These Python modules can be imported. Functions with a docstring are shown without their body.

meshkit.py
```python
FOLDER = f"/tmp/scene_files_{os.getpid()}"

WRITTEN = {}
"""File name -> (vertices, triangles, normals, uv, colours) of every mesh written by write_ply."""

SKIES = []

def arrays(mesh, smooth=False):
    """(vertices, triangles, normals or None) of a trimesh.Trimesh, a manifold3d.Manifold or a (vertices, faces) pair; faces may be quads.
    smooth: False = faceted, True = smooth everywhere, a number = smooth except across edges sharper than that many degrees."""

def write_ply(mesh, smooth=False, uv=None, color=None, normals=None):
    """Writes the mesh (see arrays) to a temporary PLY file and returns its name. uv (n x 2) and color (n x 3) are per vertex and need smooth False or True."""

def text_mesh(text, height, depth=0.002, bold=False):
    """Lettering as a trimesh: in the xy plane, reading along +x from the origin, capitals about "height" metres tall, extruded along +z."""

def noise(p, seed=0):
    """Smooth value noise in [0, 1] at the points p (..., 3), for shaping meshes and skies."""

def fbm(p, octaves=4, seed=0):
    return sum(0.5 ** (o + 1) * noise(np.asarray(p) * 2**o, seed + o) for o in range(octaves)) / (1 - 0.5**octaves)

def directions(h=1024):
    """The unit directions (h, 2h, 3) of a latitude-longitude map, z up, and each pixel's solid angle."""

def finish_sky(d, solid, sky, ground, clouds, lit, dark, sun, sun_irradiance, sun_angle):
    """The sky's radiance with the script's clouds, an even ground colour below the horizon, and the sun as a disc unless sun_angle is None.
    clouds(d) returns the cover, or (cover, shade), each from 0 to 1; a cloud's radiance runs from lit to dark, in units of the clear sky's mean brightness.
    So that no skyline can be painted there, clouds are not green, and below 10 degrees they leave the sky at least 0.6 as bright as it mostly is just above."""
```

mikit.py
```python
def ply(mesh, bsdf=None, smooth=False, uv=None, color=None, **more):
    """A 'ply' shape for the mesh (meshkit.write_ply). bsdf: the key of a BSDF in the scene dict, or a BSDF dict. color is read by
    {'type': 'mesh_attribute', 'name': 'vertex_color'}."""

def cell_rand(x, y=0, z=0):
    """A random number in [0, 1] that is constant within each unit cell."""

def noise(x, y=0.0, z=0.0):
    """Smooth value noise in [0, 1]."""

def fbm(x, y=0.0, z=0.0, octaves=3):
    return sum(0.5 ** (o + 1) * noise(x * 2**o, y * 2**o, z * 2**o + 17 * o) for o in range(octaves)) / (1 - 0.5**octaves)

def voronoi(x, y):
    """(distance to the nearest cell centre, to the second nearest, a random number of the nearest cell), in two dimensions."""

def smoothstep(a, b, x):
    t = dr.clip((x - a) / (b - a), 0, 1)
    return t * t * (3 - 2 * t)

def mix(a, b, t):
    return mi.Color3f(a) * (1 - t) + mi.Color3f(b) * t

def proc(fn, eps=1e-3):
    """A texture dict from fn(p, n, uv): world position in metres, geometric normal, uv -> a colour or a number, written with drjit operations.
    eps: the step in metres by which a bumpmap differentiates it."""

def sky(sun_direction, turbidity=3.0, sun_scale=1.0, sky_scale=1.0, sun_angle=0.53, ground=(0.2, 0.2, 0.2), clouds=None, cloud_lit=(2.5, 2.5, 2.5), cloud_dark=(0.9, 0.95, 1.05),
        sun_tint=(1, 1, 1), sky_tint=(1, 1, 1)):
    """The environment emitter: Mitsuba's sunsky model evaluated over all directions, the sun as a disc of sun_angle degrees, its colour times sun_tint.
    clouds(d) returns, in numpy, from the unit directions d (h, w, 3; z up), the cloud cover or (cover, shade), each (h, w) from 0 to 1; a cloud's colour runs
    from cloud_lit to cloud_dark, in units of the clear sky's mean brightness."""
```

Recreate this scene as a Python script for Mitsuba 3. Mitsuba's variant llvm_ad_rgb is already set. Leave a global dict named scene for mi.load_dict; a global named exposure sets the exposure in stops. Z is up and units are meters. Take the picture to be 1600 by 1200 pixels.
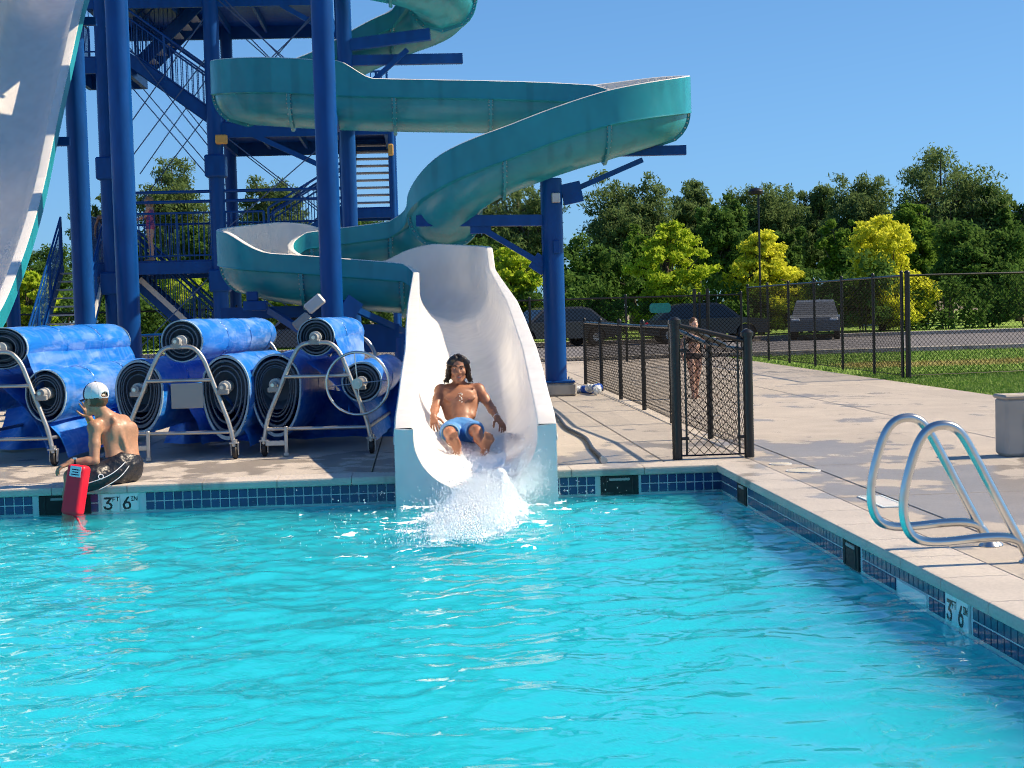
import math, random, numpy as np, trimesh, mitsuba as mi, drjit as dr, mikit, meshkit
from mikit import proc, noise, fbm, voronoi, smoothstep, mix, cell_rand
T = mi.ScalarTransform4f
PI = math.pi
scene, labels = {}, {}

# ------------------------------------------------------------------ camera, sky, exposure
M = np.eye(4)
M[:3, 0] = [-0.99770071, 0.06143282, 0.02862333]
M[:3, 1] = [0.03149273, 0.04625941, 0.99843291]
M[:3, 2] = [0.06001245, 0.99703865, -0.04808774]
M[:3, 3] = [-2.46404926, -12.64094269, 1.34029646]
scene['camera'] = {'type': 'perspective', 'fov': 37.12918, 'fov_axis': 'x', 'to_world': T(M), 'near_clip': 0.1, 'far_clip': 3000.0}
scene['sky'] = mikit.sky([0.70, 0.05, 0.68], turbidity=2.6, ground=(0.2, 0.2, 0.19), sky_tint=(0.46, 0.68, 0.86))
exposure = 2.25

# ------------------------------------------------------------------ scene helpers
def fresh(k):
    if k not in scene and k not in labels: return k
    i = 1
    while f'{k}_{i:03d}' in scene or f'{k}_{i:03d}' in labels: i += 1
    return f'{k}_{i:03d}'
def tag(k, label=None, cat=None, group=None, kind=None):
    d = labels.setdefault(k, {})
    for n, v in (('label', label), ('category', cat), ('group', group), ('kind', kind)):
        if v: d[n] = v
    return k
def thing(name, label, cat, group=None):
    k = fresh(name); tag(k, label, cat, group); return k
def add(name, mesh, mat, parent=None, smooth=False, label=None, cat=None, group=None, kind=None, **kw):
    k = fresh(parent + '__' + name if parent else name)
    scene[k] = mikit.ply(mesh, mat, smooth=smooth, **kw)
    if label or cat or group or kind: tag(k, label, cat, group, kind)
    return k
def addshape(name, shape, parent=None):
    k = fresh(parent + '__' + name if parent else name); scene[k] = shape; return k

# ------------------------------------------------------------------ mesh helpers
V = lambda *a: np.array(a, float)
def cat_(ms):
    vs, fs, o = [], [], 0
    for m in ms:
        v, f = (m.vertices, m.faces) if hasattr(m, 'vertices') else m
        f = np.asarray(f)
        if f.shape[1] == 4: f = np.vstack([f[:, [0, 1, 2]], f[:, [0, 2, 3]]])
        vs.append(np.asarray(v, float)); fs.append(f + o); o += len(v)
    return np.vstack(vs), np.vstack(fs)
def grid_faces(n, m, closed=False):
    i, j = np.meshgrid(np.arange(n - 1), np.arange(m if closed else m - 1), indexing='ij')
    j2 = (j + 1) % m
    q = np.stack([i * m + j, i * m + j2, (i + 1) * m + j2, (i + 1) * m + j], -1).reshape(-1, 4)
    return np.vstack([q[:, [0, 1, 2]], q[:, [0, 2, 3]]])
def tube(pts, r, n=10, closed=False, caps=True):
    p = np.asarray(pts, float); m = len(p)
    r = np.broadcast_to(np.asarray(r, float), (m,))
    t = (np.roll(p, -1, 0) - np.roll(p, 1, 0)) if closed else np.gradient(p, axis=0)
    t /= np.linalg.norm(t, axis=1, keepdims=True) + 1e-12
    a = np.cross(t[0], [0, 0, 1.0] if abs(t[0][2]) < .9 else [1.0, 0, 0]); a /= np.linalg.norm(a)
    A = []
    for k in range(m):
        a = a - t[k] * (a @ t[k]); a /= np.linalg.norm(a); A.append(a)
    A = np.array(A); B = np.cross(t, A)
    th = np.arange(n) * 2 * PI / n
    v = p[:, None] + r[:, None, None] * (np.cos(th)[None, :, None] * A[:, None] + np.sin(th)[None, :, None] * B[:, None])
    v = v.reshape(-1, 3); f = grid_faces(m, n, True)
    if closed:
        i = np.arange(n); j = (i + 1) % n; b = (m - 1) * n
        f = np.vstack([f, np.stack([b + i, b + j, j], 1), np.stack([b + i, j, i], 1)])
    elif caps:
        v = np.vstack([v, p[0], p[-1]]); i = np.arange(n); j = (i + 1) % n; b = (m - 1) * n
        f = np.vstack([f, np.stack([j, i, i * 0 + m * n], 1), np.stack([b + i, b + j, i * 0 + m * n + 1], 1)])
    return v, f
def rod(a, b, r, n=10): return tube([a, b], r, n)
def smooth_path(pts, n=8, closed=False):
    from scipy.interpolate import CubicSpline
    p = np.asarray(pts, float)
    if closed: p = np.vstack([p, p[:1]])
    s = np.r_[0, np.cumsum(np.linalg.norm(np.diff(p, axis=0), axis=1) ** .5)]
    c = CubicSpline(s, p, bc_type='periodic' if closed else 'natural')
    q = c(np.linspace(0, s[-1], n * (len(p) - 1) + 1))
    return q[:-1] if closed else q
def fillet(pts, rad, n=5):
    """polyline with its corners rounded"""
    p = [np.asarray(q, float) for q in pts]; out = [p[0]]
    for i in range(1, len(p) - 1):
        a, b = p[i - 1] - p[i], p[i + 1] - p[i]
        la, lb = np.linalg.norm(a), np.linalg.norm(b); d = min(rad, la * .45, lb * .45)
        A, B = p[i] + a / la * d, p[i] + b / lb * d
        for t in np.linspace(0, 1, n): out.append((1 - t) ** 2 * A + 2 * t * (1 - t) * p[i] + t * t * B)
    return np.array(out + [p[-1]])
_rng = np.random.default_rng(5)
def box(c, s, bev=0.0, rot=None, frame=None):
    """box at centre c, full sizes s, chamfered by bev; frame: 3 rows of axes"""
    h = np.asarray(s, float) / 2
    if bev <= 0:
        v = np.array([[x, y, z] for x in (-1, 1) for y in (-1, 1) for z in (-1, 1)]) * h
    else:
        v = np.array([[x * (h[0] - (k != 0) * bev), y * (h[1] - (k != 1) * bev), z * (h[2] - (k != 2) * bev)] for x in (-1, 1) for y in (-1, 1) for z in (-1, 1) for k in range(3)])
    m = trimesh.convex.convex_hull(v) if bev > 0 else None
    v, f = (m.vertices, m.faces) if m is not None else (v, np.array([[0, 1, 3], [0, 3, 2], [4, 6, 7], [4, 7, 5], [0, 4, 5], [0, 5, 1], [2, 3, 7], [2, 7, 6], [0, 2, 6], [0, 6, 4], [1, 5, 7], [1, 7, 3]]))
    v = np.array(v)
    if rot: v = v @ np.array([[math.cos(rot), math.sin(rot), 0], [-math.sin(rot), math.cos(rot), 0], [0, 0, 1]])
    if frame is not None: v = v @ np.asarray(frame, float)
    return v + np.asarray(c, float), np.array(f)
def beam(a, b, w, h, up=(0, 0, 1)):
    """rectangular bar from a to b, w across and h along up"""
    a, b = np.asarray(a, float), np.asarray(b, float); t = b - a; L = np.linalg.norm(t); t /= L
    s = np.cross(t, up); s /= np.linalg.norm(s); u = np.cross(s, t)
    return box((a + b) / 2, (L, w, h), frame=[t, s, u])
def lathe(prof, n=24, c=(0, 0, 0), axis=(0, 0, 1)):
    prof = np.asarray(prof, float); z = np.asarray(axis, float) / np.linalg.norm(axis)
    x = np.cross(z, [1, 0, 0] if abs(z[0]) < .9 else [0, 1, 0]); x /= np.linalg.norm(x); y = np.cross(z, x)
    th = np.arange(n) * 2 * PI / n
    v = prof[:, None, :1] * (np.cos(th)[None, :, None] * x + np.sin(th)[None, :, None] * y) + prof[:, None, 1:2] * z
    return v.reshape(-1, 3) + np.asarray(c, float), grid_faces(len(prof), n, True)
def sphere(c, r, sub=2, scale=(1, 1, 1)):
    m = trimesh.creation.icosphere(subdivisions=sub); return m.vertices * r * np.asarray(scale) + np.asarray(c, float), m.faces

# ------------------------------------------------------------------ materials
def tw(b): return {'type': 'twosided', 'b': b}
def P(col, rough=.5, metal=0., spec=.5, **k):
    c = col if isinstance(col, dict) else {'type': 'rgb', 'value': list(col)}
    r = rough if isinstance(rough, dict) else float(rough)
    return tw({'type': 'principled', 'base_color': c, 'roughness': r, 'metallic': metal, 'specular': spec, **k})
def bump(b, fn, scale, eps=2e-3):
    inner = b['b']
    return tw({'type': 'bumpmap', 'arbitrary': {**proc(fn, eps)}, 'scale': scale, 'bsdf': inner})
mats = {}
def mat(name, b): scene[name] = b; return name

def concrete_col(base, wet=True):
    def fn(p, n, uv):
        x, y, z = p.x, p.y, p.z
        big = fbm(x * .55, y * .55, 3.1, 4); mid = fbm(x * 3.1, y * 3.1, 1.7, 4); fine = noise(x * 90, y * 90, z * 90)
        c = mix([v * .93 for v in base], [v * 1.05 for v in base], big) * (.86 + .28 * mid) * (.93 + .14 * fine)
        slab = .93 + .14 * cell_rand(dr.floor(x * .43), dr.floor(y * .43), 5)
        c = c * slab
        if wet:
            w = wetness(p); c = c * (1 - .36 * w)
        return c
    return fn
def wetness(p):
    # wet patches lie in a band along the pool edges where swimmers drip
    x, y = p.x, p.y
    f = .55 * fbm(x * 1.1 + 3, y * 1.0 + 7, .5, 4) + .45 * fbm(x * 3.6 + 1, y * 3.0 + 2, .5, 4)
    band = dr.maximum(smoothstep(1.5, .4, dr.abs(y - .9)) * smoothstep(.3, -.8, x) * .12, smoothstep(1.8, .3, dr.abs(x - 1.1)) * smoothstep(3.4, 1.4, y) * .15)
    return smoothstep(.50, .55, f + band - .085) * .9
mat('m_concrete', bump(P(proc(concrete_col((.375, .335, .287))), proc(lambda p, n, uv: .75 - .5 * wetness(p))), lambda p, n, uv: noise(p.x * 60, p.y * 60, p.z * 60) * .6 + noise(p.x * 170, p.y * 170, 3.) * .4, .0015))
mat('m_coping', bump(P(proc(concrete_col((.46, .42, .37))), proc(lambda p, n, uv: .6 - .38 * wetness(p))), lambda p, n, uv: noise(p.x * 80, p.y * 80, p.z * 80), .001))
def footing_col(p, n, uv):
    f = fbm(p.x * 3, p.y * 3, p.z * 5, 4); st = smoothstep(.55, .75, fbm(p.x * 9, p.y * 9, p.z * 1.5, 3))
    return mix((.36, .33, .29), (.46, .43, .38), f) * (1 - .35 * st)
mat('m_block', bump(P(proc(footing_col), .85), lambda p, n, uv: noise(p.x * 50, p.y * 50, p.z * 50) + 2 * smoothstep(.72, .8, noise(p.x * 18, p.y * 18, p.z * 18)), .002))
mat('m_tile', P(proc(lambda p, n, uv: mix((.008, .030, .105), (.014, .05, .155), cell_rand(dr.floor(p.x * 13.12 + p.y * 13.12), dr.floor(p.z * 13.1), 2)) * (.85 + .3 * noise(p.x * 40, p.y * 40, p.z * 40))), .18))
mat('m_tile2', P(proc(lambda p, n, uv: mix((.007, .027, .085), (.012, .042, .12), noise(p.x * 21, p.y * 21, p.z * 21))), .2))
mat('m_grout', P(proc(lambda p, n, uv: mix((.55, .62, .62), (.42, .50, .52), fbm(p.x * 8, p.y * 8, p.z * 8))), .8))
mat('m_marker', P((.62, .70, .68), .25))
mat('m_blackprint', P((.012, .012, .014), .35))
mat('m_dark', P((.008, .009, .01), .7))
mat('m_asphalt', P(proc(lambda p, n, uv: mix((.10, .098, .10), (.145, .14, .145), fbm(p.x * .8, p.y * .8, 0, 4)) * (.85 + .3 * noise(p.x * 40, p.y * 40, 0))), .9))
def grass_col(p, n, uv):
    f = fbm(p.x * 1.3, p.y * 1.3, 0, 4); g = noise(p.x * 22, p.y * 22, 0)
    c = mix((.14, .25, .035), (.22, .33, .05), f) * (.7 + .6 * g)
    dry = smoothstep(.42, .55, smoothstep(2.2, .5, dr.abs(p.y - 18.6)) * .55 + .35 * fbm(p.x * .8, p.y * .8, 4., 3))
    return mix(c, mi.Color3f(.42, .29, .12) * (.75 + .5 * g), dry * smoothstep(6.0, 6.6, p.x) * .6)
mat('m_grass', P(proc(grass_col), .9))
mat('m_grassblade', P(proc(grass_col), .7))
mat('m_dirt', P(proc(lambda p, n, uv: mix((.16, .13, .09), (.24, .20, .14), fbm(p.x, p.y, 0, 4))), .9))
# water: turbid, aerated pool water scatters from within; glossy surface on top
mat('m_water', {'type': 'thindielectric', 'int_ior': 1.165})
mat('m_depth', P(proc(lambda p, n, uv: mix((.004, .55, .67), (.02, .64, .74), fbm(p.x * .8, p.y * 1.6, 0, 5)) * (.97 + .06 * fbm(p.x * 5, p.y * 8, 0, 3))), .9, spec=.05))
mat('m_plaster', P((.10, .52, .58), .8))
mat('m_foam', P((.86, .90, .92), .35, spec=.4))
mat('m_drop', P((.85, .90, .92), .08, spec=.8))
def frp(col, var=.12, rough=.16, stain=0.):
    c = V(*col)
    def fn(p, n, uv):
        f = fbm(p.x * 1.7, p.y * 1.7, p.z * 1.7, 4); g = fbm(p.x * 9, p.y * 9, p.z * 4, 3)
        return mix((c * (1 - var)).tolist(), (c * (1 + var)).tolist(), f) * (.92 + .16 * g) * (1 - stain * smoothstep(.55, .8, noise(p.x * 7, p.y * 7, p.z * .8)))
    def rf(p, n, uv): return rough + .18 * fbm(p.x * 5, p.y * 5, p.z * 5, 3)
    return P(proc(fn), proc(rf), spec=.5)
mat('m_teal', frp((.012, .235, .295), .14, .24, .16))
mat('m_white', frp((.71, .69, .65), .05, .14))
mat('m_whiterim', frp((.71, .70, .675), .04, .2))
mat('m_exitshell', frp((.62, .71, .76), .05, .25))
mat('m_blue', P(proc(lambda p, n, uv: mix((.0008, .047, .21), (.002, .064, .27), fbm(p.x * 3, p.y * 3, p.z * .7, 4)) * (.86 + .28 * noise(p.x * 14, p.y * 14, p.z * 3))), .36, spec=.25))
mat('m_tread', P((.35, .35, .36), .5))
mat('m_cable', P((.03, .08, .2), .4))
mat('m_amber', P((.55, .32, .08), .4))
mat('m_steel', P(proc(lambda p, n, uv: mix((.58, .58, .57), (.72, .72, .70), fbm(p.x * 14, p.y * 14, p.z * 14, 3))), proc(lambda p, n, uv: .14 + .2 * fbm(p.x * 25, p.y * 25, p.z * 25, 3)), metal=1.0))
mat('m_alu', P(proc(lambda p, n, uv: mix((.42, .41, .39), (.62, .61, .58), fbm(p.x * 11, p.y * 11, p.z * 11, 3))), .38, metal=.85))
mat('m_gray', P((.30, .30, .29), .6))
mat('m_lightgray', P((.52, .52, .50), .5))
mat('m_rubber', P((.018, .018, .02), .6))
def cover_col(p, n, uv):
    f = fbm(p.x * 3.2, p.y * 1.4, p.z * 5, 4); s = fbm(p.x * 9 + 9, p.y * 3, p.z * 10, 5)
    c = mix((.008, .13, .50), (.012, .19, .64), f)
    chalk = smoothstep(.50, .74, s) * .35 + .42 * smoothstep(.48, .75, fbm(p.x * 2.6 + 4, p.y * 1.5, p.z * 6, 4)) + .14 * smoothstep(.02, .006, dr.abs(fbm(p.x * 3, p.y * 1.6 + p.z * 3, p.z * 4, 2) - .5)) + .12 * smoothstep(.6, .75, noise(p.x * 5, p.y * 22, p.z * 3))
    return mix(c, (.26, .42, .72), dr.clip(chalk, 0, .75))
mat('m_cover', bump(P(proc(cover_col), .3), lambda p, n, uv: fbm(p.x * 9, p.y * 3.5, p.z * 9, 3) + .5 * dr.abs(fbm(p.x * 6, p.y * 5 + p.z * 4, p.z * 6, 3) - .5) + .2 * noise(p.x * 70, p.y * 70, p.z * 70), .02))
mat('m_coverfoam', P(proc(lambda p, n, uv: mix((.20, .34, .46), (.34, .47, .57), fbm(p.x * 9, p.y * 9, p.z * 9))), .6))
mat('m_coverfoam_shaded', P((.075, .11, .16), .6))  # same foam darkened, shade inside the rolls put into its colour
mat('m_fence', P((.008, .008, .009), .35))
mat('m_wire', P((.004, .004, .0045), .8, spec=.1))
mat('m_sign', P((.01, .22, .2), .4))
mat('m_bark', P(proc(lambda p, n, uv: mix((.06, .045, .035), (.13, .105, .08), fbm(p.x * 5, p.y * 5, p.z * 1.5, 3))), .9))
def leafmat(name, a, b, trans=.7):
    ca, cb = a, b
    def fn(p, n, uv):
        return mix(ca, cb, fbm(p.x * .9, p.y * .9, p.z * .9, 3)) * (.7 + .6 * cell_rand(dr.floor(p.x * 6), dr.floor(p.y * 6), dr.floor(p.z * 6)))
    mat(name, {'type': 'principledthin', 'base_color': proc(fn), 'roughness': .5, 'diff_trans': trans, 'spec_trans': 0.0})
leafmat('m_leaf_willow', (.11, .175, .06), (.19, .27, .10), 1.0)
leafmat('m_leaf_dark', (.065, .14, .03), (.13, .23, .055), .9)
leafmat('m_leaf_green', (.10, .20, .03), (.18, .30, .05), 1.0)
leafmat('m_leaf_yellow', (.36, .50, .04), (.56, .66, .07), 1.0)
leafmat('m_leaf_gold', (.58, .62, .05), (.76, .76, .09), 1.0)
mat('m_carpaint', P((.02, .022, .026), .2, clearcoat=1.0))
mat('m_carpaint2', P((.10, .11, .12), .25, clearcoat=1.0))
mat('m_glassdark', P((.01, .012, .014), .05, spec=.8))
mat('m_wallwhite', P((.62, .60, .56), .8))
mat('m_roof', P((.10, .09, .085), .85))
mat('m_rope_blue', P((.02, .09, .45), .4))
mat('m_rope_white', P((.62, .66, .68), .4))
mat('m_lid', P((.50, .46, .36), .5))
mat('m_hose', P((.035, .05, .075), .5))
mat('m_red', P(proc(lambda p, n, uv: mix((.80, .006, .025), (.90, .012, .035), fbm(p.x * 14, p.y * 14, p.z * 14))), .38))
mat('m_paper', P((.70, .72, .74), .5))

# ================================================================== SETTING
WZ = -0.195          # water level; z = 0 is the deck, y = 0 and x = 0 the lips of the coping
# --- pool walls with tile band
TP = .0762
def tile_box(c, face, w=TP - .0095, h=TP - .0095):
    s = (w, .012, h) if face == 'y' else (.012, w, h)
    return box(c, s, .0022)
wall_far = add('pool_wall', box((-7, .045 + .15, -.87), (14.4, .30, 1.6)), 'm_grout', label='far pool wall with blue waterline tiles', kind='structure')
wall_right = add('pool_wall', box((.045 + .15, -5.5, -.87), (.30, 11.0, 1.6)), 'm_grout', label='right pool wall with blue waterline tiles', kind='structure')
SKIM_F = [(-5.62, -5.20), (-.98, -.66)]          # openings in the far tile band
MARK_F = (-5.115, -4.81)
SKIM_R = [(-.98, -.66), (-4.02, -3.70)]
MARK_R = (-5.79, -5.485)
PATCH_R = (-5.18, -4.72)
def in_any(x, ivs): return any(a - .02 < x < b + .02 for a, b in ivs)
n_ = 0
for i in range(92):
    x = .045 - TP * (i + .5)
    if in_any(x, SKIM_F + [MARK_F]) or -2.66 < x < -1.40 or x < -6.1: continue
    for r in range(2):
        z = -.068 - TP * (r + .5)
        if n_ >= 230: break
        add('tile', tile_box((x, .045 - .001, z), 'y'), 'm_tile', wall_far); n_ += 1
for i in range(96):
    y = .045 - TP * (i + .5)
    if y < -7.1 or in_any(y, SKIM_R + [MARK_R]): continue
    for r in range(2):
        if r == 1 and in_any(y, [PATCH_R]): continue
        add('tile', tile_box((.045 - .001, y, -.068 - TP * (r + .5)), 'x'), 'm_tile2', wall_right)
add('plaster', box((-7, .040, -.95), (14.1, .012, 1.42)), 'm_plaster', wall_far); add('plaster', box((.040, -5.5, -.95), (.012, 10.9, 1.42)), 'm_plaster', wall_right)
add('inlet_plate', box((.044, sum(PATCH_R) / 2, -.068 - 1.5 * TP), (.014, PATCH_R[1] - PATCH_R[0], TP - .006), .003), 'm_marker', wall_right)  # pale strip set into the second tile row
# depth markers: two 6-inch tiles each with print
def flat_text(t, h, bold, frame, o, depth=.0016):
    m = meshkit.text_mesh(t, h, depth, bold); return np.array(m.vertices) @ np.asarray(frame, float) + np.asarray(o, float), np.array(m.faces)
FY = [[1, 0, 0], [0, 0, 1], [0, -1, 0]]          # reads along +x on a wall facing -y
FX = [[0, -1, 0], [0, 0, 1], [-1, 0, 0]]         # reads along -y on a wall facing -x
for k, (frame, org, wall) in enumerate(((FY, V(MARK_F[0], .0375, -.068), wall_far), (FX, V(.0375, MARK_R[1], -.068), wall_right))):
    A = np.asarray(frame, float)
    for q, (big, small) in enumerate((('3', 'FT'), ('6', 'IN'))):
        c = org + A[0] * (.0762 + .1524 * q) + V(0, 0, -.0762)
        mk = add('depth_marker', box(c - A[2] * 0, (.149, .149, .014), .003, frame=A), 'm_marker', wall)
        o = c + A[2] * .0072
        add('print', cat_([flat_text(big, .098, True, A, o + A[0] * -.066 + V(0, 0, -.056)), flat_text(small, .036, True, A, o + A[0] * .012 + V(0, 0, .010))]), 'm_blackprint', mk)
# skimmer mouths: black boxes painted as the shade of the openings, with frames
for iv, ax, wall in [(s, 'y', wall_far) for s in SKIM_F] + [(s, 'x', wall_right) for s in SKIM_R]:
    m, w = sum(iv) / 2, iv[1] - iv[0]
    at = (lambda d, z: (m, .045 + d, z)) if ax == 'y' else (lambda d, z: (.045 + d, m, z))
    sz = (lambda a, b, c: (a, b, c)) if ax == 'y' else (lambda a, b, c: (b, a, c))
    sk = add('skimmer', box(at(-.004, -.15), sz(w, .02, .16), .002), 'm_dark', wall)
    for s in (-1, 1):
        c = at(-.008, -.15); c = (c[0] + s * (w / 2 - .05), c[1], c[2]) if ax == 'y' else (c[0], c[1] + s * (w / 2 - .05), c[2])
        add('skimmer_frame', box(c, sz(.012, .024, .15), .003), 'm_rubber', sk)
    add('skimmer_weir', box(at(-.007, -.10), sz(w * .55, .026, .022), .004), 'm_gray', sk)
# --- coping stones
def coping(name, label, along, length, seg=.612):
    k = None
    prof = np.array([[.352, 0], [.02, 0], [.006, -.004], [0, -.018], [0, -.05], [.008, -.064], [.02, -.068], [.352, -.068]])
    if along == 'x':  par = add(name, box((-length / 2 + .1, .235, -.104), (length + .2, .23, .066)), 'm_grout', label=label, kind='structure')
    else: par = add(name, box((.235, -length / 2 - .15, -.104), (.23, length - .3, .066)), 'm_grout', label=label, kind='structure')
    n = int(length / seg)
    for i in range(n):
        a, b = -i * seg - .003, -(i + 1) * seg + .003
        if i == 0 and along == 'x': a = .352
        if i == 0 and along == 'y': continue
        m = len(prof)
        if along == 'x': A = np.c_[np.full(m, a), prof]; B = np.c_[np.full(m, b), prof]
        else: A = np.c_[prof[:, 0], np.full(m, a), prof[:, 1]]; B = np.c_[prof[:, 0], np.full(m, b), prof[:, 1]]
        if i == 0:   # the corner stone ends in a mitre against the right-hand run
            A = np.c_[prof[:, 0], prof]; A[:, 0] = prof[:, 0]
        f = grid_faces(2, m, True); v = np.vstack([A, B])
        cap = np.array([[0, j, j + 1] for j in range(1, m - 1)])
        add('stone', (v, np.vstack([f, cap, cap[:, ::-1] + m])), 'm_coping', par, smooth=30)
    return par
coping('far_coping', 'pale concrete coping along the far pool edge', 'x', 13.5)
cr = coping('right_coping', 'pale wet concrete coping along the right pool edge', 'y', 11.0)
# the right run's first stone, mitred at the corner
prof = np.array([[.352, 0], [.02, 0], [.006, -.004], [0, -.018], [0, -.05], [.008, -.064], [.02, -.068], [.352, -.068]])
A = np.c_[prof[:, 0], prof[:, 0] - .004, prof[:, 1]]; B = np.c_[prof[:, 0], np.full(8, -.609), prof[:, 1]]
cap = np.array([[0, j, j + 1] for j in range(1, 7)])
add('stone', (np.vstack([A, B]), np.vstack([grid_faces(2, 8, True), cap, cap[:, ::-1] + 8])), 'm_coping', cr, smooth=30)
# --- ground under everything, then the deck slabs
def sheet(x0, x1, y0, y1, z): return np.array([[x0, y0, z], [x1, y0, z], [x1, y1, z], [x0, y1, z]], float), np.array([[0, 1, 2], [0, 2, 3]])
def frame_sheet(x0, x1, y0, y1, hx0, hx1, hy0, hy1, z):
    return cat_([sheet(x0, x1, y0, hy0, z), sheet(x0, x1, hy1, y1, z), sheet(x0, hx0, hy0, hy1, z), sheet(hx1, x1, hy0, hy1, z)])
add('ground', frame_sheet(-900, 900, -900, 1500, -14, .2, -11, .2, -.075), 'm_dirt', label='bare ground around the pool', kind='structure')
deck = add('deck', cat_([sheet(-20, 5.2, .33, 27, -.045), sheet(.33, 5.2, -13, .33, -.046)]), 'm_block', label='joint filler under the concrete deck', kind='structure')
tag(deck, 'concrete pool deck cast in large slabs')
ys = [.362, 2.42, 4.5, 6.7, 9.2, 11.9, 14.6, 17.4, 20.2, 23.2, 26.2]
xs = [-20, -15.3, -12.8, -10.4, -7.9, -5.4, -2.9, -.38, .354]
def slab(x0, x1, y0, y1, z=0.0, g=.013):
    return box(((x0 + x1) / 2, (y0 + y1) / 2, z - .035), (x1 - x0 - g, y1 - y0 - g, .07), .005)
for a, b in zip(xs[:-1], xs[1:]):
    for c, d in zip(ys[:-1], ys[1:]): add('slab', slab(a, b, c, d, -.002), 'm_concrete', deck)
rx = [.356, .70, 2.98, 5.36]; ry = [-12, -9.3, -7.0, -4.6, -2.4, -.32, 2.42, 5.0, 8.0, 11.4, 15.2, 19, 23, 26.2]
for a, b in zip(rx[:-1], rx[1:]):
    for c, d in zip(ry[:-1], ry[1:]): add('slab', slab(a, b, c, d, -.003), 'm_concrete', deck)
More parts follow.
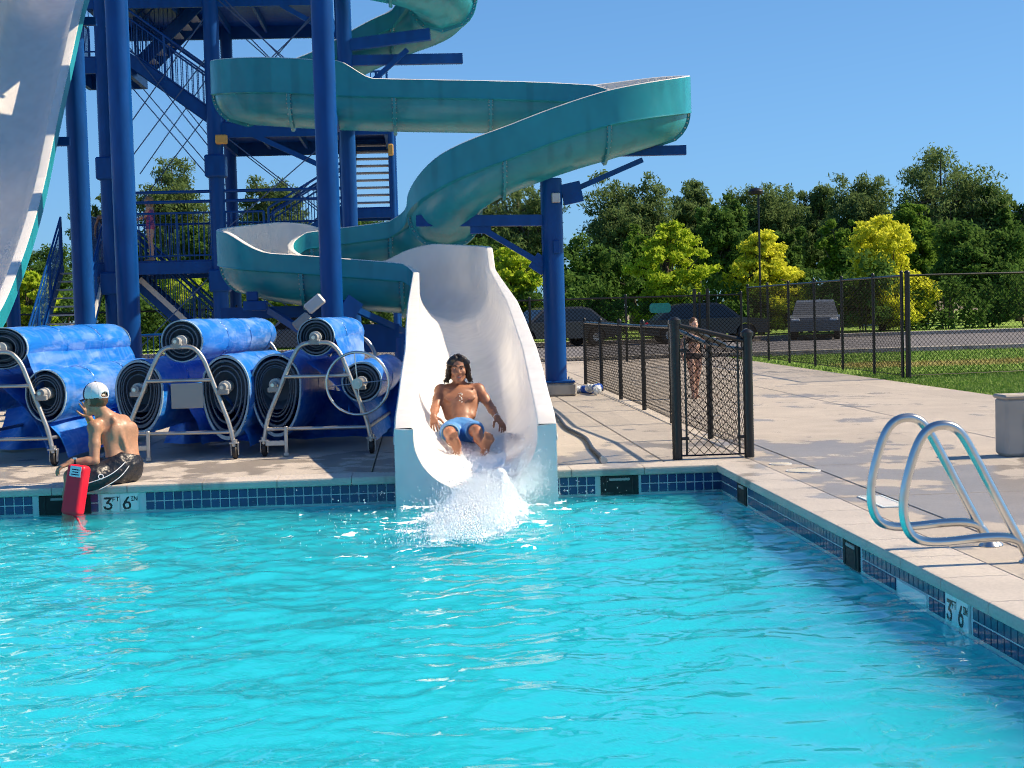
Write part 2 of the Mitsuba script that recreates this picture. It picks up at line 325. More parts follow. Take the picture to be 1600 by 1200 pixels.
# --- lawn, street, far kerb
lawn = add('lawn', sheet(5.36, 90, -6, 26.0, -.02), 'm_grass', label='mown green lawn beyond the deck with a brown dry strip', kind='structure')
add('parking_lot', sheet(-70, 120, 27.2, 44.5, -.03), 'm_asphalt', label='grey asphalt parking lot behind the fences', kind='structure')
add('verge', sheet(-300, 400, 45.2, 140, .06), 'm_grass', label='grass verge under the far trees', kind='structure')
add('kerb', cat_([box((25, 26.6, .0), (190, .16, .2), .02), box((25, 44.9, .0), (190, .18, .22), .02)]), 'm_block', label='concrete kerbs along the parking lot', kind='structure')
rng = np.random.default_rng(11)
def blades(n, x0, x1, y0, y1, h):
    x, y = rng.uniform(x0, x1, n), rng.uniform(y0, y1, n); a = rng.uniform(0, 2 * PI, n); hh = h * rng.uniform(.5, 1.2, n); w = .008
    l = rng.normal(0, .4, (n, 2)) * hh[:, None]
    p0 = np.c_[x - w * np.cos(a), y - w * np.sin(a), np.full(n, -.02)]; p1 = np.c_[x + w * np.cos(a), y + w * np.sin(a), np.full(n, -.02)]
    p2 = np.c_[x + l[:, 0], y + l[:, 1], -.02 + hh]
    return np.stack([p0, p1, p2], 1).reshape(-1, 3), np.arange(3 * n).reshape(-1, 3)
add('grass', cat_([blades(50000, 5.37, 9.5, 6.5, 14.5, .05), blades(25000, 5.37, 14, 14.5, 26, .06)]), 'm_grassblade', label='short mown grass blades along the deck edge', cat='grass', kind='stuff')
# --- water: a glossy rippled surface, and below it the turbid water that scatters the light back
def build_water(step, lift, seed):
    xg = np.r_[-14.3, -11, -9, np.arange(-7.4, .046, step), .046]; yg = np.r_[-11.0, -10, -9.2, np.arange(-8.4, .046, step), .046]
    X, Y = np.meshgrid(xg, yg, indexing='ij'); Pn = np.stack([X, Y, X * 0], -1); r = np.random.default_rng(seed); Z = X * 0
    wx = X + .25 * meshkit.fbm(Pn * .8, 2, 7); wy = Y + .35 * meshkit.fbm(Pn * .9 + 5, 2, 8)
    for i in range(26):
        lam = 1.2 * (.12 / 1.2) ** (i / 25); a = r.uniform(0, 2 * PI); k = 2 * PI / lam
        Z += .0027 * lam ** .9 * np.sin(k * (wx * math.cos(a) + wy * math.sin(a)) + r.uniform(0, 6.28))
    rip = np.exp(-np.hypot(X + 1.95, (Y + 1.0) * .8) / 2.4)
    Z += (meshkit.fbm(Pn * [2.2, 3.4, 1], 4, 2) - .5) * .022 + (meshkit.fbm(Pn * [7, 10, 1], 3, 4) - .5) * .011 * (1 + 2.0 * rip)
    Z += .008 * rip * np.sin(np.hypot(X + 1.95, Y + 1.0) * 14 + 5 * meshkit.fbm(Pn * 1.4, 2, 9))
    return np.stack([X, Y, WZ + Z * lift[0] + lift[1]], -1).reshape(-1, 3), grid_faces(len(xg), len(yg))
add('water', build_water(.022, (1.0, 0.0), 3), 'm_water', smooth=True, label='choppy turquoise pool water', kind='structure')
scene['turbid_water'] = {'type': 'homogeneous', 'albedo': {'type': 'rgb', 'value': [.07, .885, .955]}, 'sigma_t': 2.4}
scene['water__cloudy_depth'] = {'type': 'cube', 'to_world': T().translate([-7.13, -5.49, WZ - .045 - .475]).scale([7.16, 5.515, .475]), 'bsdf': {'type': 'null'}, 'interior': {'type': 'ref', 'id': 'turbid_water'}}
add('pool_floor', sheet(-14.3, .035, -11, .035, WZ - 1.01), 'm_depth', label='pale turquoise pool floor', kind='structure')

# ================================================================== SLIDES
from scipy.interpolate import PchipInterpolator
def make_path(nodes, step=.11):
    """nodes: (x, y, z_floor, kind) with kind 'l' for a straight to the next node or ('a', cx, cy, sense) for an arc to it"""
    pts = []
    for a, b in zip(nodes[:-1], nodes[1:]):
        p, q = V(*a[:2]), V(*b[:2])
        if a[3] == 'l':
            n = max(2, int(np.linalg.norm(q - p) / step)); t = np.linspace(0, 1, n, endpoint=False)[:, None]
            seg = p + (q - p) * t
        else:
            _, cx, cy, s = a[3]; c = V(cx, cy); a0 = math.atan2(*(p - c)[::-1]); a1 = math.atan2(*(q - c)[::-1])
            d = (a1 - a0) % (2 * PI) if s > 0 else -((a0 - a1) % (2 * PI))
            R0, R1 = np.linalg.norm(p - c), np.linalg.norm(q - c); n = max(6, int(abs(d) * R0 / step * 1.3)); t = np.linspace(0, 1, n, endpoint=False)
            R = R0 + (R1 - R0) * t; seg = c + np.c_[R * np.cos(a0 + d * t), R * np.sin(a0 + d * t)]
        pts.append((seg, a[2], len(seg)))
    xy = np.vstack([g[0] for g in pts] + [V(*nodes[-1][:2])[None]])
    s = np.r_[0, np.cumsum(np.linalg.norm(np.diff(xy, axis=0), axis=1))]
    at = np.cumsum([0] + [g[2] for g in pts]); sn = s[at]
    z = PchipInterpolator(sn, [n[2] for n in nodes])(s)
    return np.c_[xy, z], s, sn
BOWL = .46
def half_width(h, w): return w * np.sqrt(np.clip(1 - (1 - np.minimum(h, BOWL) / BOWL) ** 2, 0, 1))
def sweep(path, s, prof_fn, i0, i1):
    """prof_fn(i) -> (m, 2) points (across, up); across is positive to the left of travel"""
    t = np.gradient(path[:, :2], axis=0); t /= np.linalg.norm(t, axis=1, keepdims=True); nl = np.c_[-t[:, 1], t[:, 0]]
    rows = []
    for i in range(i0, i1 + 1):
        pr = prof_fn(i); rows.append(np.c_[path[i, :2] + pr[:, :1] * nl[i], path[i, 2] + pr[:, 1]])
    return np.array(rows)
def surf(rows): n, m = rows.shape[:2]; return rows.reshape(-1, 3), grid_faces(n, m)
def flume(par, path, s, w, hL, hR, fl, band_bot, cuts, trough='m_white', shell='m_teal', rim='m_whiterim', shell_to=None):
    U = np.linspace(0, 1, 13) ** 1.0
    def inner(i):
        L = np.c_[half_width(U[::-1] * hL[i], w[i]), U[::-1] * hL[i]]; R = np.c_[-half_width(U[1:] * hR[i], w[i]), U[1:] * hR[i]]
        return np.vstack([L, R])
    def rimprof(side):
        def fn(i):
            h = (hL if side > 0 else hR)[i]; a = half_width(h, w[i]); b = w[i] + fl[i]
            return np.array([[side * a, h], [side * (a + .015), h + .012], [side * (b - .012), h + .012], [side * b, h]])
        return fn
    def band(side):
        def fn(i):
            h = (hL if side > 0 else hR)[i]; b = w[i] + fl[i]; zb = min(band_bot[i], h - .12)
            return np.array([[side * b, h], [side * (b + .004), h - .05], [side * (b + .004), zb + .03], [side * (b + .012), zb], [side * (b - .02), zb - .012], [side * (w[i] + .022), zb - .02]])
        return fn
    Q = np.sin(np.linspace(0, PI / 2, 9))
    def bowl(off):
        def fn(i):
            hl, hr = min(band_bot[i], hL[i] - .12) - .01, min(band_bot[i], hR[i] - .12) - .01
            L = np.c_[half_width(Q[::-1] * hl, w[i]) * (w[i] + .022 + off) / w[i], Q[::-1] * (hl + .02 + off) - .02 - off]; R = np.c_[-half_width(Q[1:] * hr, w[i]) * (w[i] + .022 + off) / w[i], Q[1:] * (hr + .02 + off) - .02 - off]
            return np.vstack([L, R])
        return fn
    for a, b in zip(cuts[:-1], cuts[1:]):
        add('trough', surf(sweep(path, s, inner, a, b)), trough, par, smooth=True)
        [add('rim', surf(sweep(path, s, rimprof(k), a, b)), rim, par, smooth=40) for k in (1, -1)]
        if shell_to is None or b <= shell_to:
            sh = add('shell', surf(sweep(path, s, bowl(0), a, b)), shell, par, smooth=True)
            [add('side_band', surf(sweep(path, s, band(k), a, b)), shell, sh, smooth=40) for k in (1, -1)]
            if a > cuts[0]:
                lip, base = sweep(path, s, bowl(.062), a, a)[0], sweep(path, s, bowl(0), a, a)[0]
                t = path[min(a + 1, len(path) - 1)] - path[a - 1]; t /= np.linalg.norm(t)
                r4 = np.array([base - t * .024, lip - t * .024, lip + t * .024, base + t * .024])
                fk = add('joint_flange', surf(r4), shell, par, smooth=30)
                mid_ = (lip + base) / 2; sel = range(1, len(mid_) - 1); add('bolts', cat_([rod(mid_[q] - t * .034, mid_[q] + t * .034, .011, 6) for q in sel]), 'm_alu', fk, kind='stuff')
# --- the body slide: serpentine flume that ends in the straight run-out towards the camera
nodes0 = [(-7.05, 21.8, 8.95, 'l'), (-7.05, 13.2, 7.4, ('a', -6.2, 13.2, 1)), (-6.2, 12.35, 7.12, 'l')]  # unseen upper run, added to shade the speed slide
nodes = [(-2.75, 12.35, 6.36, ('a', -2.75, 13.2, 1)), (-2.75, 14.05, 5.74, 'l'), (-4.39, 14.0, 4.92, ('a', -4.39, 13.2, 1)), (-4.39, 12.4, 4.42, 'l'),
         (.45, 12.4, 4.16, ('a', .45, 11.5, -1)), (.45, 10.6, 3.60, 'l'), (-1.1, 10.6, 3.10, ('a', -1.1, 11.5, -1)), (-2.0, 11.5, 2.38, ('a', -2.9, 11.5, 1)),
         (-2.9, 12.35, 2.10, 'l'), (-4.16, 12.2, 1.95, ('a', -4.16, 11.4, 1)), (-4.16, 10.6, 1.52, 'l'), (-2.68, 10.6, 1.36, ('a', -2.68, 9.85, -1)), (-1.93, 9.85, 1.19, 'l'), (-2.03, .1, .0, 'l'), (-2.03, -.27, -.12, None)]
path, s_, sn = make_path(nodes0 + nodes)
# run-out floor and rim by distance from the pool lip
yr = np.array([-.27, -.24, -.18, -.05, .2, .75, 1.5, 2.9, 5.07, 8.7, 9.9]); fz = np.array([-.125, -.12, -.10, -.02, .018, .05, .12, .37, .76, 1.10, 1.19]); rz = np.array([.40, .45, .478, .50, .55, .65, .80, 1.05, 1.45, 1.87, 1.97])
run = s_ >= sn[15] - 1e-6
path[run, 2] = np.interp(path[run, 1], yr, fz); path[run, 0] = np.interp(path[run, 1], [-.3, .1, 2.5, 9.33], [-2.03, -2.02, -1.955, -1.93])
k_ = np.ones(9) / 9; zz = np.convolve(np.pad(path[:, 2], 4, 'edge'), k_, 'valid'); path[:, 2] = np.where(path[:, 1] > .8, zz, path[:, 2])
n = len(path); H = .74
def ramp(vals):  # (arc length, height) knots
    return PchipInterpolator([v[0] for v in vals], [v[1] for v in vals])(s_)
S = sn[2:]
hL = ramp([(0, H + .3), (S[0] - .2, H + .3), (S[0] + .6, H), (S[4] + 1.2, H), (S[5] - 1.0, H), (S[5] + 1.0, H + .30), (S[6] + .2, H + .22), (S[7] + .55, H + .20), (S[8] + .1, H - .03), (S[12] - .4, H), (S[12] + .35, H + .34), (S[13] - .1, H + .34), (S[13] + .7, .80), (S[14], .7)])  # walls of the unseen upper run raised to close a sun gap
hR = ramp([(0, H + .3), (S[0] - .2, H + .3), (S[0] + .6, H), (S[1] - .8, H), (S[1] + .3, H + .24), (S[2], H + .24), (S[2] + .5, H), (S[3] - .4, H), (S[3] + .3, H + .26), (S[4] + .75, H + .26), (S[4] + 1.35, H), (S[8], H), (S[10] - .5, H), (S[10] + .4, H + .25), (S[11] - .85, H + .25), (S[11] - .25, H - .02), (S[14], H - .02)])
rim_h = np.interp(path[:, 1], yr, rz) - path[:, 2]
bl = np.clip((s_ - S[13] - .5) / 1.2, 0, 1); hL = hL * (1 - bl) + rim_h * bl
bl = np.clip((s_ - S[13] + .2) / .8, 0, 1); hR = hR * (1 - bl) + rim_h * bl
w_ = np.full(n, .50); fl_ = np.full(n, .085); yy = path[:, 1]
fl_ = np.where(run, np.interp(yy, [-.5, .3, 1.5, 4, 9], [.155, .15, .15, .14, .09]), fl_)
w_ = np.where(run, np.interp(yy, [-.5, 4, 9], [.505, .51, .50]), w_)
bb = np.full(n, .46)
cuts = [0]
for a, b in zip(sn[:-1], sn[1:]):
    L = b - a; m_ = max(1, round(L / 1.4))
    for q in range(1, m_ + 1): cuts.append(int(np.argmin(abs(s_ - (a + L * q / m_)))))
cuts = sorted(set(cuts)); cuts[-1] = n - 1
i13 = int(np.argmin(abs(s_ - S[13])))
slide = thing('water_slide', 'teal serpentine water slide with white flume ending in the pool', 'water slide')
flume(slide, path, s_, w_, hL, hR, fl_, bb, [c for c in cuts if c <= i13])
flume(slide, path, s_, w_, hL, hR, fl_, bb, [c for c in cuts if c >= i13], shell='m_exitshell')
# the upright end plate with its U-shaped mouth
i_ = n - 1; hh = np.linspace(0, 1, 13) * hL[i_]; ub = half_width(hh, w_[i_]); b_ = w_[i_] + fl_[i_]; zt = path[i_, 2] + hL[i_]
inn = [(-a, path[i_, 2] + h) for a, h in zip(ub[::-1], hh[::-1])] + [(a, path[i_, 2] + h) for a, h in zip(ub[1:], hh[1:])]
from shapely.geometry import Polygon
poly = Polygon([(-b_, zt + .0105)] + inn + [(b_, zt + .0105), (b_ + .004, -.55), (-b_ - .004, -.55)]).buffer(-.004).buffer(.004)
pl = trimesh.creation.extrude_polygon(poly, .03, engine='earcut'); v_ = np.array(pl.vertices)
add('end_plate', (np.c_[-2.03 + v_[:, 0], -.296 + v_[:, 2] * 1.0, v_[:, 1]], pl.faces), 'm_whiterim', slide)
# cradles under the flume on their arms
def column(name, label, x, y, z1, r, arms=(), foot=None, group=None):
    c = thing(name, label, 'steel column', group)
    add('shaft', tube([(x, y, 0), (x, y, z1 - .02), (x, y, z1)], [r, r, r * .96], 28), 'm_blue', c, smooth=40)
    add('base_plate', box((x, y, .02 + (foot or 0)), (r * 3.2, r * 3.2, .03), .004), 'm_blue', c)
    for q in range(4): add('anchor_bolt', rod((x + r * 1.3 * (1 if q & 1 else -1), y + r * 1.3 * (1 if q & 2 else -1), (foot or 0) + .03), (x + r * 1.3 * (1 if q & 1 else -1), y + r * 1.3 * (1 if q & 2 else -1), (foot or 0) + .08), .014, 6), 'm_alu', c)
    if foot: add('footing', box((x, y, foot / 2), (r * 3.5, r * 3.2, foot), .03), 'm_block', c, label='stained concrete footing')
    for kind, a, b, w, h in arms:
        add(kind, beam(a, b, w, h), 'm_blue', c)
    return c
colR = column('support_column', 'blue steel column on a concrete footing beside the low fence', -.35, 10.98, 3.36, .168,
    [('arm', (-.45, 10.98, 2.72), (-2.45, 10.98, 2.76), .12, .17), ('brace', (-.48, 10.98, 2.02), (-1.46, 10.98, 2.63), .08, .09), ('gusset', (-.46, 10.98, 1.98), (-.66, 10.98, 2.12), .05, .26), ('gusset', (-1.30, 10.98, 2.60), (-1.62, 10.98, 2.60), .05, .12),
     ('brace', (-.30, 11.05, 3.06), (1.15, 11.45, 3.66), .06, .08), ('arm', (.75, 11.45, 3.80), (1.85, 11.45, 3.80), .12, .15), ('gusset', (-.18, 10.98, 3.1), (.12, 10.98, 3.16), .10, .32), ('cradle', (-1.95, 10.98, 2.86), (-2.15, 10.98, 2.86), .5, .10)], foot=.20)
add('junction_box', box((-.30, 10.78, 3.05), (.13, .08, .15), .01), 'm_alu', colR); add('junction_box', box((-.31, 10.79, 2.3), (.10, .06, .2), .01), 'm_blue', colR)
colC = column('support_column', 'tall blue steel column standing in front of the middle of the slide', -3.69, 9.35, 9.2, .158,
    [('arm', (-3.7, 9.4, 1.42), (-3.7, 10.9, 1.32), .14, .2), ('arm', (-3.62, 9.4, 1.55), (-2.5, 10.5, .98), .08, .09), ('arm', (-3.7, 9.45, 4.42), (-3.7, 12.6, 4.42), .12, .16), ('arm', (-3.8, 9.4, .9), (-4.7, 10.6, 1.45), .08, .1), ('gusset', (-3.55, 9.4, 1.5), (-3.35, 9.45, 1.35), .06, .34)])
colB = column('support_column', 'tall blue steel column between the tower stairs and the pool cover carts', -6.78, 10.5, 9.2, .168)
colA = column('support_column', 'thick blue steel column behind the white speed slide', -8.42, 15.1, 6.75, .182)
colL = column('support_column', 'slim blue steel column under the foot of the speed slide', -8.45, 10.4, 1.9, .10)
colG = column('support_column', 'blue steel column with two long arms under the top slide bend', -3.55, 13.17, 8.8, .127,
    [('arm', (-3.5, 13.17, 5.84), (-2.12, 12.95, 5.96), .13, .19), ('arm', (-3.5, 13.25, 5.60), (-1.58, 13.5, 5.64), .12, .17), ('brace', (-3.5, 13.2, 4.9), (-2.5, 13.15, 5.75), .07, .08)])
# beams under the low bends
low = thing('slide_trestle', 'low dark blue trestle beam under the last slide bend', 'trestle')
add('beam', beam((-5.5, 11.2, 1.42), (-3.9, 11.2, 1.42), .12, .18), 'm_blue', low); add('beam', beam((-3.9, 10.2, 1.0), (-2.75, 10.2, .98), .14, .42), 'm_blue', low)
for x, y in ((-5.05, 11.2), (-3.95, 11.3), (-2.72, 9.2), (-1.34, 9.2), (-3.4, 11.6)): add('post', rod((x, y, 0), (x, y, 1.0), .07, 14), 'm_blue', low, smooth=40)
add('beam', beam((-2.75, 9.2, .98), (-1.3, 9.2, .98), .12, .16), 'm_blue', low)
add('bracket', cat_([box((-4.86, 10.15, 1.52), (.34, .3, .14), .01), box((-4.9, 10.12, 1.66), (.16, .2, .14), .01)]), 'm_blue', low)
# --- the white speed slide at the left
yz = [(17.5, 8.35), (16.5, 8.3), (15.4, 7.75), (14.2, 6.88), (13.0, 5.70), (11.9, 4.62), (10.67, 3.34), (9.35, 2.30), (8.0, 1.5), (6.5, .98), (4.5, .62), (1.5, .40), (-.6, .2)]
p_y = np.linspace(17.5, -.6, 110); p_z = PchipInterpolator([-a for a, b in yz], [b for a, b in yz])(-p_y)
pth = np.c_[np.full(110, -8.78), p_y, p_z - .74]; s2 = np.r_[0, np.cumsum(np.linalg.norm(np.diff(pth, axis=0), axis=1))]
speed = thing('speed_slide', 'steep white speed slide with teal edge at the left', 'water slide')
flume(speed, pth, s2, np.full(110, .64), np.full(110, .76), np.full(110, .76), np.full(110, .14), np.full(110, .52), list(range(0, 110, 10)) + [109], shell='m_teal')
for y, z in ((12.6, 4.3), (15.1, 6.7)): add('cradle', beam((-9.5, y, z - .02), (-8.0, y, z - .02), .12, .14), 'm_blue', speed)

# ================================================================== TOWER
tower = thing('slide_tower', 'blue steel stair tower with landings and railings behind the slides', 'tower')
def tmesh(name, m, par=None, ma='m_blue', **k): return add(name, m, ma, par or tower, **k)
YF, YB = 22.0, 26.0
for x, y, z1 in ((-9.26, YF, 10), (-6.87, YF, 10), (-3.95, YF, 10), (-10.0, YB, 10), (-7.02, YB, 10), (-4.05, YB, 10)):
    tmesh('column', tube([(x, y, 0), (x, y, z1)], .175 if y < 25 else .15, 20), smooth=40)
for x in (-6.87, -9.26):
    for z in (2.2, 4.75): tmesh('collar', box((x, YF, z), (.46, .46, .5), .03), None, 'm_blue')
def deckplate(x0, x1, y0, y1, z, h=.28):
    d = tmesh('landing', box(((x0 + x1) / 2, (y0 + y1) / 2, z - .02), (x1 - x0, y1 - y0, .04)), None, 'm_blue')
    for a, b in (((x0, y0, z - h / 2 - .042), (x1, y0, z - h / 2 - .042)), ((x0, y1, z - h / 2 - .042), (x1, y1, z - h / 2 - .042)), ((x0 + .05, y0 + .06, z - h / 2 - .045), (x0 + .05, y1 - .06, z - h / 2 - .045)), ((x1 - .05, y0 + .06, z - h / 2 - .045), (x1 - .05, y1 - .06, z - h / 2 - .045))):
        tmesh('edge_beam', beam(a, b, .10, h), d)
    for q in range(1, int((x1 - x0) / .9)):
        x = x0 + q * .9; tmesh('joist', beam((x, y0 + .06, z - .14), (x, y1 - .06, z - .14), .06, .16), d)
    return d
def railing(a, b, h=1.05, posts=True, gap=.12, mid=False):
    a, b = np.asarray(a, float), np.asarray(b, float); L = np.linalg.norm(b - a); u = V(0, 0, 1)
    r = tmesh('railing', cat_([rod(a + u * h, b + u * h, .026, 8), rod(a + u * .1, b + u * .1, .018, 8)] + ([rod(a + u * (h - .18), b + u * (h - .18), .02, 8), ] if mid else [])), smooth=40)
    n = max(2, int(L / gap))
    for i in range(n + 1):
        p = a + (b - a) * i / n
        if posts and i % 10 == 0 or i == n: tmesh('post', rod(p - u * .05, p + u * h, .026, 8), r, smooth=40)
        else: tmesh('baluster', rod(p + u * .1, p + u * (h - (.18 if mid else 0)), .0105, 5), r)
    return r
def stairs(a, b, w, wdir, rails=(0, 1), lit='m_blue'):
    """flight from foot a to head b; w wide along wdir"""
    a, b, wd = np.asarray(a, float), np.asarray(b, float), np.asarray(wdir, float)
    st = tmesh('stair_flight', beam(a, b, .05, .26), None, lit); tmesh('stringer', beam(a + wd * w, b + wd * w, .05, .26), st, lit)
    n = max(3, round((b[2] - a[2]) / .19)); run = (b - a); run[2] = 0; td = run / n; tl = np.linalg.norm(td); t = td / tl; wu = wd / np.linalg.norm(wd)
    for i in range(1, n):
        c = a + (b - a) * i / n + wd * w / 2
        tmesh('tread', box(c, (tl * 1.05, w - .06, .035), frame=[t, wu, np.cross(t, wu)]), st, 'm_tread')
    for q in rails: railing(a + wd * w * q + V(0, 0, .1), b + wd * w * q + V(0, 0, .1), 1.0, mid=True, gap=.14)
    return st
deckplate(-9.9, -4.4, YF, YB, 2.68, .26); deckplate(-6.9, -3.0, YF, YB, 5.74, .32); deckplate(-9.6, -4.3, YF, YB, 8.62, .3); deckplate(-10.1, -8.72, YF, 24.4, 7.24, .34); deckplate(-3.92, -2.92, YF, 23.1, 3.76, .2)
stairs((-6.75, YF + .04, 5.70), (-8.74, YF + .04, 7.2), 1.05, (0, 1, 0)); stairs((-8.72, 23.3, 7.24), (-7.3, 23.3, 8.6), 1.05, (0, 1, 0), (0,))
stairs((-5.75, YF + .04, 2.70), (-3.95, YF + .04, 3.76), 1.0, (0, 1, 0)); stairs((-3.88, 23.1, 3.76), (-3.88, 25.9, 5.74), .88, (1, 0, 0), (1,))
stairs((-6.55, 22.6, .0), (-9.2, 22.6, 2.6), 1.0, (0, 1, 0), (0, 1)); stairs((-10.55, 19.4, 0), (-10.55, 22.9, 2.66), 1.0, (1, 0, 0), (0, 1))
tmesh('stringer_cap', beam((-6.7, 22.52, .28), (-8.75, 22.52, 2.3), .04, .12), None, 'm_lightgray'); tmesh('stringer_cap', beam((-9.5, 19.35, .2), (-9.5, 22.0, 2.2), .05, .10), None, 'm_lightgray')  # pale strips painted as sunlight on the stringer edges
for a, b in (((-9.0, YF, 2.68), (-5.85, YF, 2.68)), ((-9.8, YB, 2.68), (-4.5, YB, 2.68)), ((-6.7, YB, 5.74), (-3.0, YB, 5.74)), ((-6.85, YF, 5.74), (-3.0, YF, 5.74)), ((-10.05, YF, 7.24), (-8.8, YF, 7.24)), ((-10.05, YF, 7.24), (-10.05, 24.4, 7.24)), ((-9.8, YF, 2.68), (-9.8, YB, 2.68)), ((-3.0, 22.05, 3.76), (-3.0, 23.0, 3.76)), ((-9.5, YB, 8.62), (-4.4, YB, 8.62)), ((-4.4, YB, 2.68), (-4.4, 23.2, 2.68)), ((-10.1, 19.1, 0), (-7.3, 19.1, 0))): railing(a, b)
add('roof', box((-7.0, 24.0, 11.4), (7.6, 6.2, .12), .02), 'm_blue', tower)  # roof added out of view to shade the tower columns
for x0, x1 in ((-9.26, -6.87), (-6.87, -3.95)):
    for z in (3.98, 4.2): tmesh('tie_bar', rod((x0, YF, z), (x1, YF, z), .035, 8), smooth=40)
for y in (YF - .08, YB):
    for (x0, x1, z0, z1) in ((-9.26, -6.87, 4.3, 7.3), (-9.26, -6.87, 5.0, 8.2), (-6.87, -3.95, 5.9, 8.6), (-6.6, -4.2, 5.9, 8.5), (-6.87, -3.95, 3.2, 5.6), (-9.26, -6.87, .2, 2.5), (-6.87, -3.95, .2, 2.5)):
        tmesh('cable_brace', rod((x0, y, z0), (x1, y, z1), .014, 6), None, 'm_cable'); tmesh('cable_brace', rod((x0, y + .03, z1), (x1, y + .03, z0), .014, 6), None, 'm_cable')
for a, b in (((-6.0, YF, 5.42), (-4.2, YF, 4.55)), ((-5.3, YF, 8.3), (-4.1, YF, 7.6)), ((-6.9, YF, 2.4), (-6.0, YF, 2.4))): tmesh('knee_brace', beam(a, b, .09, .11))
for x, y, z in ((-6.7, YF - .24, 5.32), (-2.96, YF - .1, 5.02)): tmesh('lamp', box((x, y, z), (.26 if x < -5 else .12, .16, .2 if x < -5 else .26), .02), None, 'm_amber', label='amber flood lamp fixed to the tower')
tmesh('post', rod((-2.95, YF, 0), (-2.95, YF, 5.9), .07, 12), smooth=40); tmesh('post', rod((-2.95, 25.9, 0), (-2.95, 25.9, 5.9), .07, 12), smooth=40)
tmesh('drain_pipe', rod((-8.95, 21.7, 0), (-8.95, 21.7, 8), .07, 12), None, 'm_lightgray', smooth=40, label='grey down pipe')

# ================================================================== POOL COVER CARTS
def frame_dir(ang): return V(math.sin(ang), math.cos(ang), 0), V(math.cos(ang), -math.sin(ang), 0)
def cart(name, label, x, y, ang, length, wheel=False):
    """x, y: middle of the front frame on the ground; rolls run back along ang"""
    F, R = frame_dir(ang); c = thing(name, label, 'reel cart', 'tube frame carts for the pool covers')
    at = lambda a, d, z: V(x, y, 0) + R * a + F * d + V(0, 0, z)
    for d in (0, length):
        pts = [(-.50, d, .13), (-.48, d, .36), (-.27, d, .84), (-.06, d, 1.07), (.13, d, 1.08), (.27, d, .99), (.47, d, .36), (.52, d, .13)]
        pts = [(-.52, d, .12), (-.49, d, .34), (-.24, d, .90), (-.135, d, 1.085), (.16, d, 1.085), (.25, d, .98), (.48, d, .34), (.52, d, .12)]
        add('end_frame', tube(fillet([at(*q) for q in pts], .09, 5), .0225, 12), 'm_alu', c, smooth=50)
        add('crossbar', tube([at(-.295, d - .02, .765), at(.33, d - .02, .765)], .0185, 10), 'm_alu', c, smooth=50)
        add('crossbar', tube([at(-.5, d, .262), at(.5, d, .262)], .0185, 10), 'm_alu', c, smooth=50)
        for sx in (-1, 1):
            w = add('caster', cat_([box(at(sx * .52, d, .155), (.09, .10, .014), .003), box(at(sx * .52 - .034, d + .02, .10), (.006, .07, .12)), box(at(sx * .52 + .034, d + .02, .10), (.006, .07, .12)), rod(at(sx * .52, d, .155), at(sx * .52, d, .19), .03, 10)]), 'm_alu', c)
            add('wheel', lathe([(.012, -.022), (.062, -.022), (.072, -.012), (.072, .012), (.062, .022), (.012, .022)], 22, at(sx * .52, d + .03, .072), R), 'm_rubber', w, smooth=35)
    for sx in (-1, 1): add('side_rail', tube([at(sx * .5, 0, .262), at(sx * .5, length, .262)], .0185, 10), 'm_alu', c, smooth=50)
    add('brake', cat_([box(at(-.40, -.03, .13), (.20, .05, .05), .006), box(at(-.30, -.03, .16), (.035, .04, .26), .006), box(at(-.30, -.03, .02), (.05, .05, .03), .004)]), 'm_alu', c)
    for k, (a, z) in enumerate(((.0, 1.137), (-.41, .69), (.43, .69))):
        b = add('bearing', cat_([rod(at(a, -.03, z), at(a, .10, z), .038, 14), box(at(a, .0, z - .045), (.11, .05, .05), .008)]), 'm_gray', c, smooth=30)
        add('axle', rod(at(a, -.06, z), at(a, -.03, z), .018, 10), 'm_steel', b, smooth=30)
    if wheel:
        hub = at(.425, -.16, .69); th = np.arange(40) * 2 * PI / 40
        hw = add('handwheel', tube([hub + R * .298 * math.cos(q) + V(0, 0, .298 * math.sin(q)) for q in th], .0135, 8, closed=True), 'm_steel', c, smooth=True)
        for q in range(4):
            e = R * math.cos(q * PI / 2 + .08) + V(0, 0, math.sin(q * PI / 2 + .08)); add('spoke', rod(hub + e * .04, hub + e * .295, .006, 6), 'm_steel', hw)
        add('hub', cat_([rod(hub - F * .05, hub + F * .16, .05, 18), rod(hub - F * .07, hub - F * .05, .03, 12)]), 'm_alu', hw, smooth=30)
    return c, at, F, R
